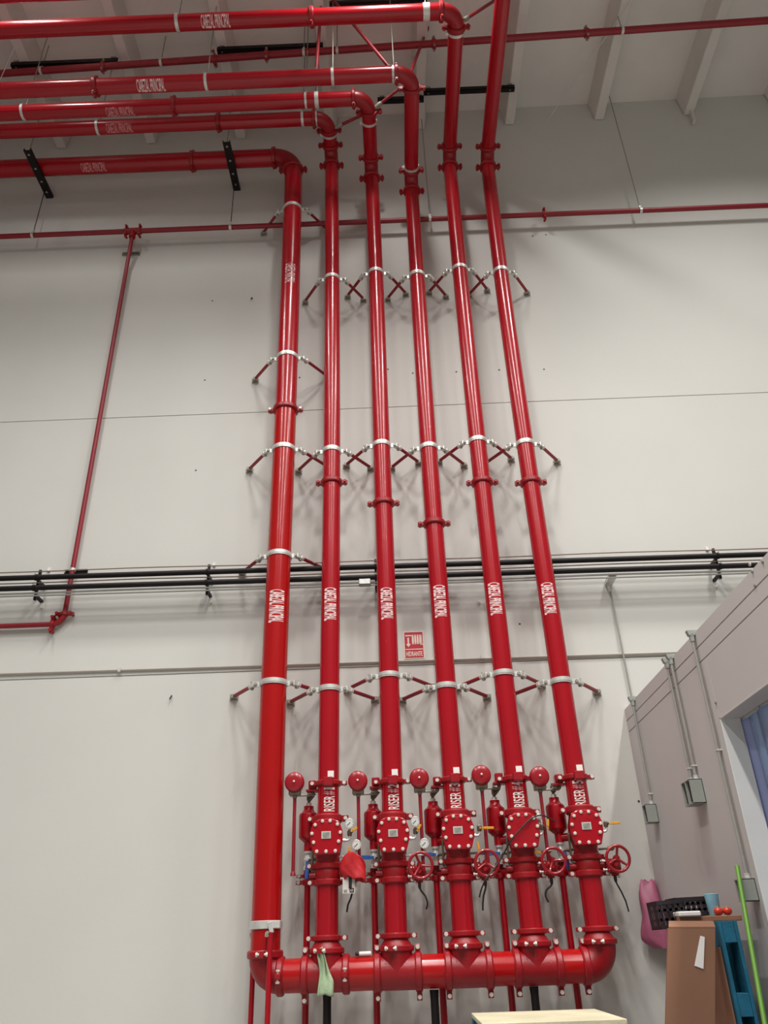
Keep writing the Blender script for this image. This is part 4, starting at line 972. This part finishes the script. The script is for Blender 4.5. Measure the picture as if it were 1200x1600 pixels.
mb.f += [(0, 1, 2, 3), (7, 6, 5, 4), (0, 4, 5, 1), (1, 5, 6, 2), (2, 6, 7, 3), (3, 7, 4, 0)]; mb.build('top_flap', M_CARD, T, smooth=False)
q = [at(1094, 1462, 4.857), at(1101, 1464, 4.857), at(1099, 1514, 4.857), at(1085, 1509, 4.857)]
mb = MB()
for d in (0, -.002):
    for v in q: mb.v.append(v+V((0, d, 0)))
mb.f += [(0, 1, 2, 3), (7, 6, 5, 4), (0, 4, 5, 1), (1, 5, 6, 2), (2, 6, 7, 3), (3, 7, 4, 0)]; mb.build('paper_strip', M_WHITE, T, smooth=False)
mb = MB(); mb.bb(1.698, 1.708, 4.93, 5.72, 0, 1.46); o = mb.build('cardboard_sheet', M_CARD, None, smooth=False, bevel=.002); tag(o, 'brown cardboard sheet standing flat against the blue pallet side', 'cardboard')
# plank across the pallet top
zpl = pz+.002
T = thing('short_plank', 'short brown plank laid across the upright pallet top', 'plank', (1.76, 5.12, zpl))
a, b_ = at(1060, 1433, 5.06), at(1158, 1427, 5.06)
mb = MB(); mb.bb(a.x, min(b_.x, PX-.004), 5.06, 5.36, zpl, zpl+.028); mb.build('board', M_PLNK, T, smooth=False, bevel=.003)
rp = thing('paper_roll', 'small white paper pad on the short plank edge', 'paper', (a.x+.06, 5.05, zpl+.028))
mb = MB(); mb.bb(a.x-.0, a.x+.125, 5.035, 5.16, zpl+.028, zpl+.055); mb.build('pad', M_WHITE, rp, smooth=False, bevel=.006)
# black crates
def crate(label, o, L, W, Hh, tilt):
    T = thing('plastic_crate', label, 'crate', o, 'black crates by the partition'); o = V(o)
    ex = V((math.cos(tilt), 0, math.sin(tilt))); ez = V((-math.sin(tilt), 0, math.cos(tilt))); ey = Y_
    def bx(mb, a0, a1, b0, b1, c0, c1): mb.box(o+ex*(a0+a1)/2+ey*(b0+b1)/2+ez*(c0+c1)/2, (a1-a0, b1-b0, c1-c0), ex, ey, ez)
    mb = MB(); bx(mb, 0, L, 0, W, 0, .005)
    mb.build('base', M_CRATE, T, smooth=False)
    for (b0, b1) in ((0, .004), (W-.004, W)):
        mb = MB()
        for (c0, c1) in ((0, .02), (Hh-.02, Hh)): bx(mb, 0, L, b0-.002, b1+.002, c0, c1)
        n = max(4, int(L/.034))
        for k in range(n+1): bx(mb, (L-.017)*k/n, (L-.017)*k/n+.017, b0, b1, 0, Hh)
        for c in (.33, .66): bx(mb, 0, L, b0, b1, Hh*c-.007, Hh*c+.007)
        mb.build('long_side', M_CRATE, T, smooth=False)
    for (a0, a1) in ((0, .004), (L-.004, L)):
        mb = MB(); bx(mb, a0, a1, 0, W, 0, .02); bx(mb, a0, a1, 0, W, Hh-.02, Hh)
        for k in range(8): bx(mb, a0, a1, W*k/7-.005, W*k/7+.005, 0, Hh)
        mb.build('short_side', M_CRATE, T, smooth=False)
c = at(1034, 1443, 5.08); crate('black slotted crate tilted beside the short plank', (c.x, 5.10, pz-.03), .15, .2, .145, .05)
c = at(1052, 1425, 5.2); crate('black slotted crate lying on the short plank', (c.x+.012, 5.17, zpl+.03), .205, .18, .10, .02)
# cup
c = at(1113, 1424, 5.15); T = thing('plastic_cup', 'pale blue tall cup standing on the short plank', 'cup', (c.x, 5.13, zpl+.028))
mb = MB(); mb.lathe((c.x+.005, 5.13, zpl+.028), Z_, [(0, .028), (.005, .031), (.108, .040), (.112, .041), (.112, .037), (.01, .027)], 22); mb.build('wall', M_CUP, T)
mb = MB(); mb.torus((c.x+.005, 5.13, zpl+.140), Z_, .039, .0025, 22, 6); mb.build('rim', M_CUP, T)
for k, px in enumerate((1122, 1136)):
    c = at(px, 1421, 5.09); T = thing('tomato', 'small red orange tomato on the short plank beside the cup', 'tomato', (c.x, 5.09, zpl+.028), 'tomatoes on the plank')
    mb = MB(); mb.ball((c.x, 5.09, zpl+.028+.0225), .026, 16, 10, (1, 1, .86)); mb.build('fruit', M_TOM, T)
    mb = MB(); mb.lathe((c.x, 5.09, zpl+.070), Z_, [(0, .008), (.006, .004)], 6); mb.build('stem', M_GREEN, T)
# green pole
a, b_ = at(1152, 1355, 4.95), at(1195, 1600, 4.6); d = (b_-a).normalized(); e = a+d*((a.z-.0)/-d.z)
T = thing('broom_pole', 'bright green pole leaning on the partition beside an outlet box', 'pole', e)
mb = MB(); mb.cyl(a, e, .0125, 14); mb.build('shaft', M_GREEN, T)
mb = MB(); mb.ball(a, .0135, 10, 6); mb.build('end_cap', M_GREEN, T)
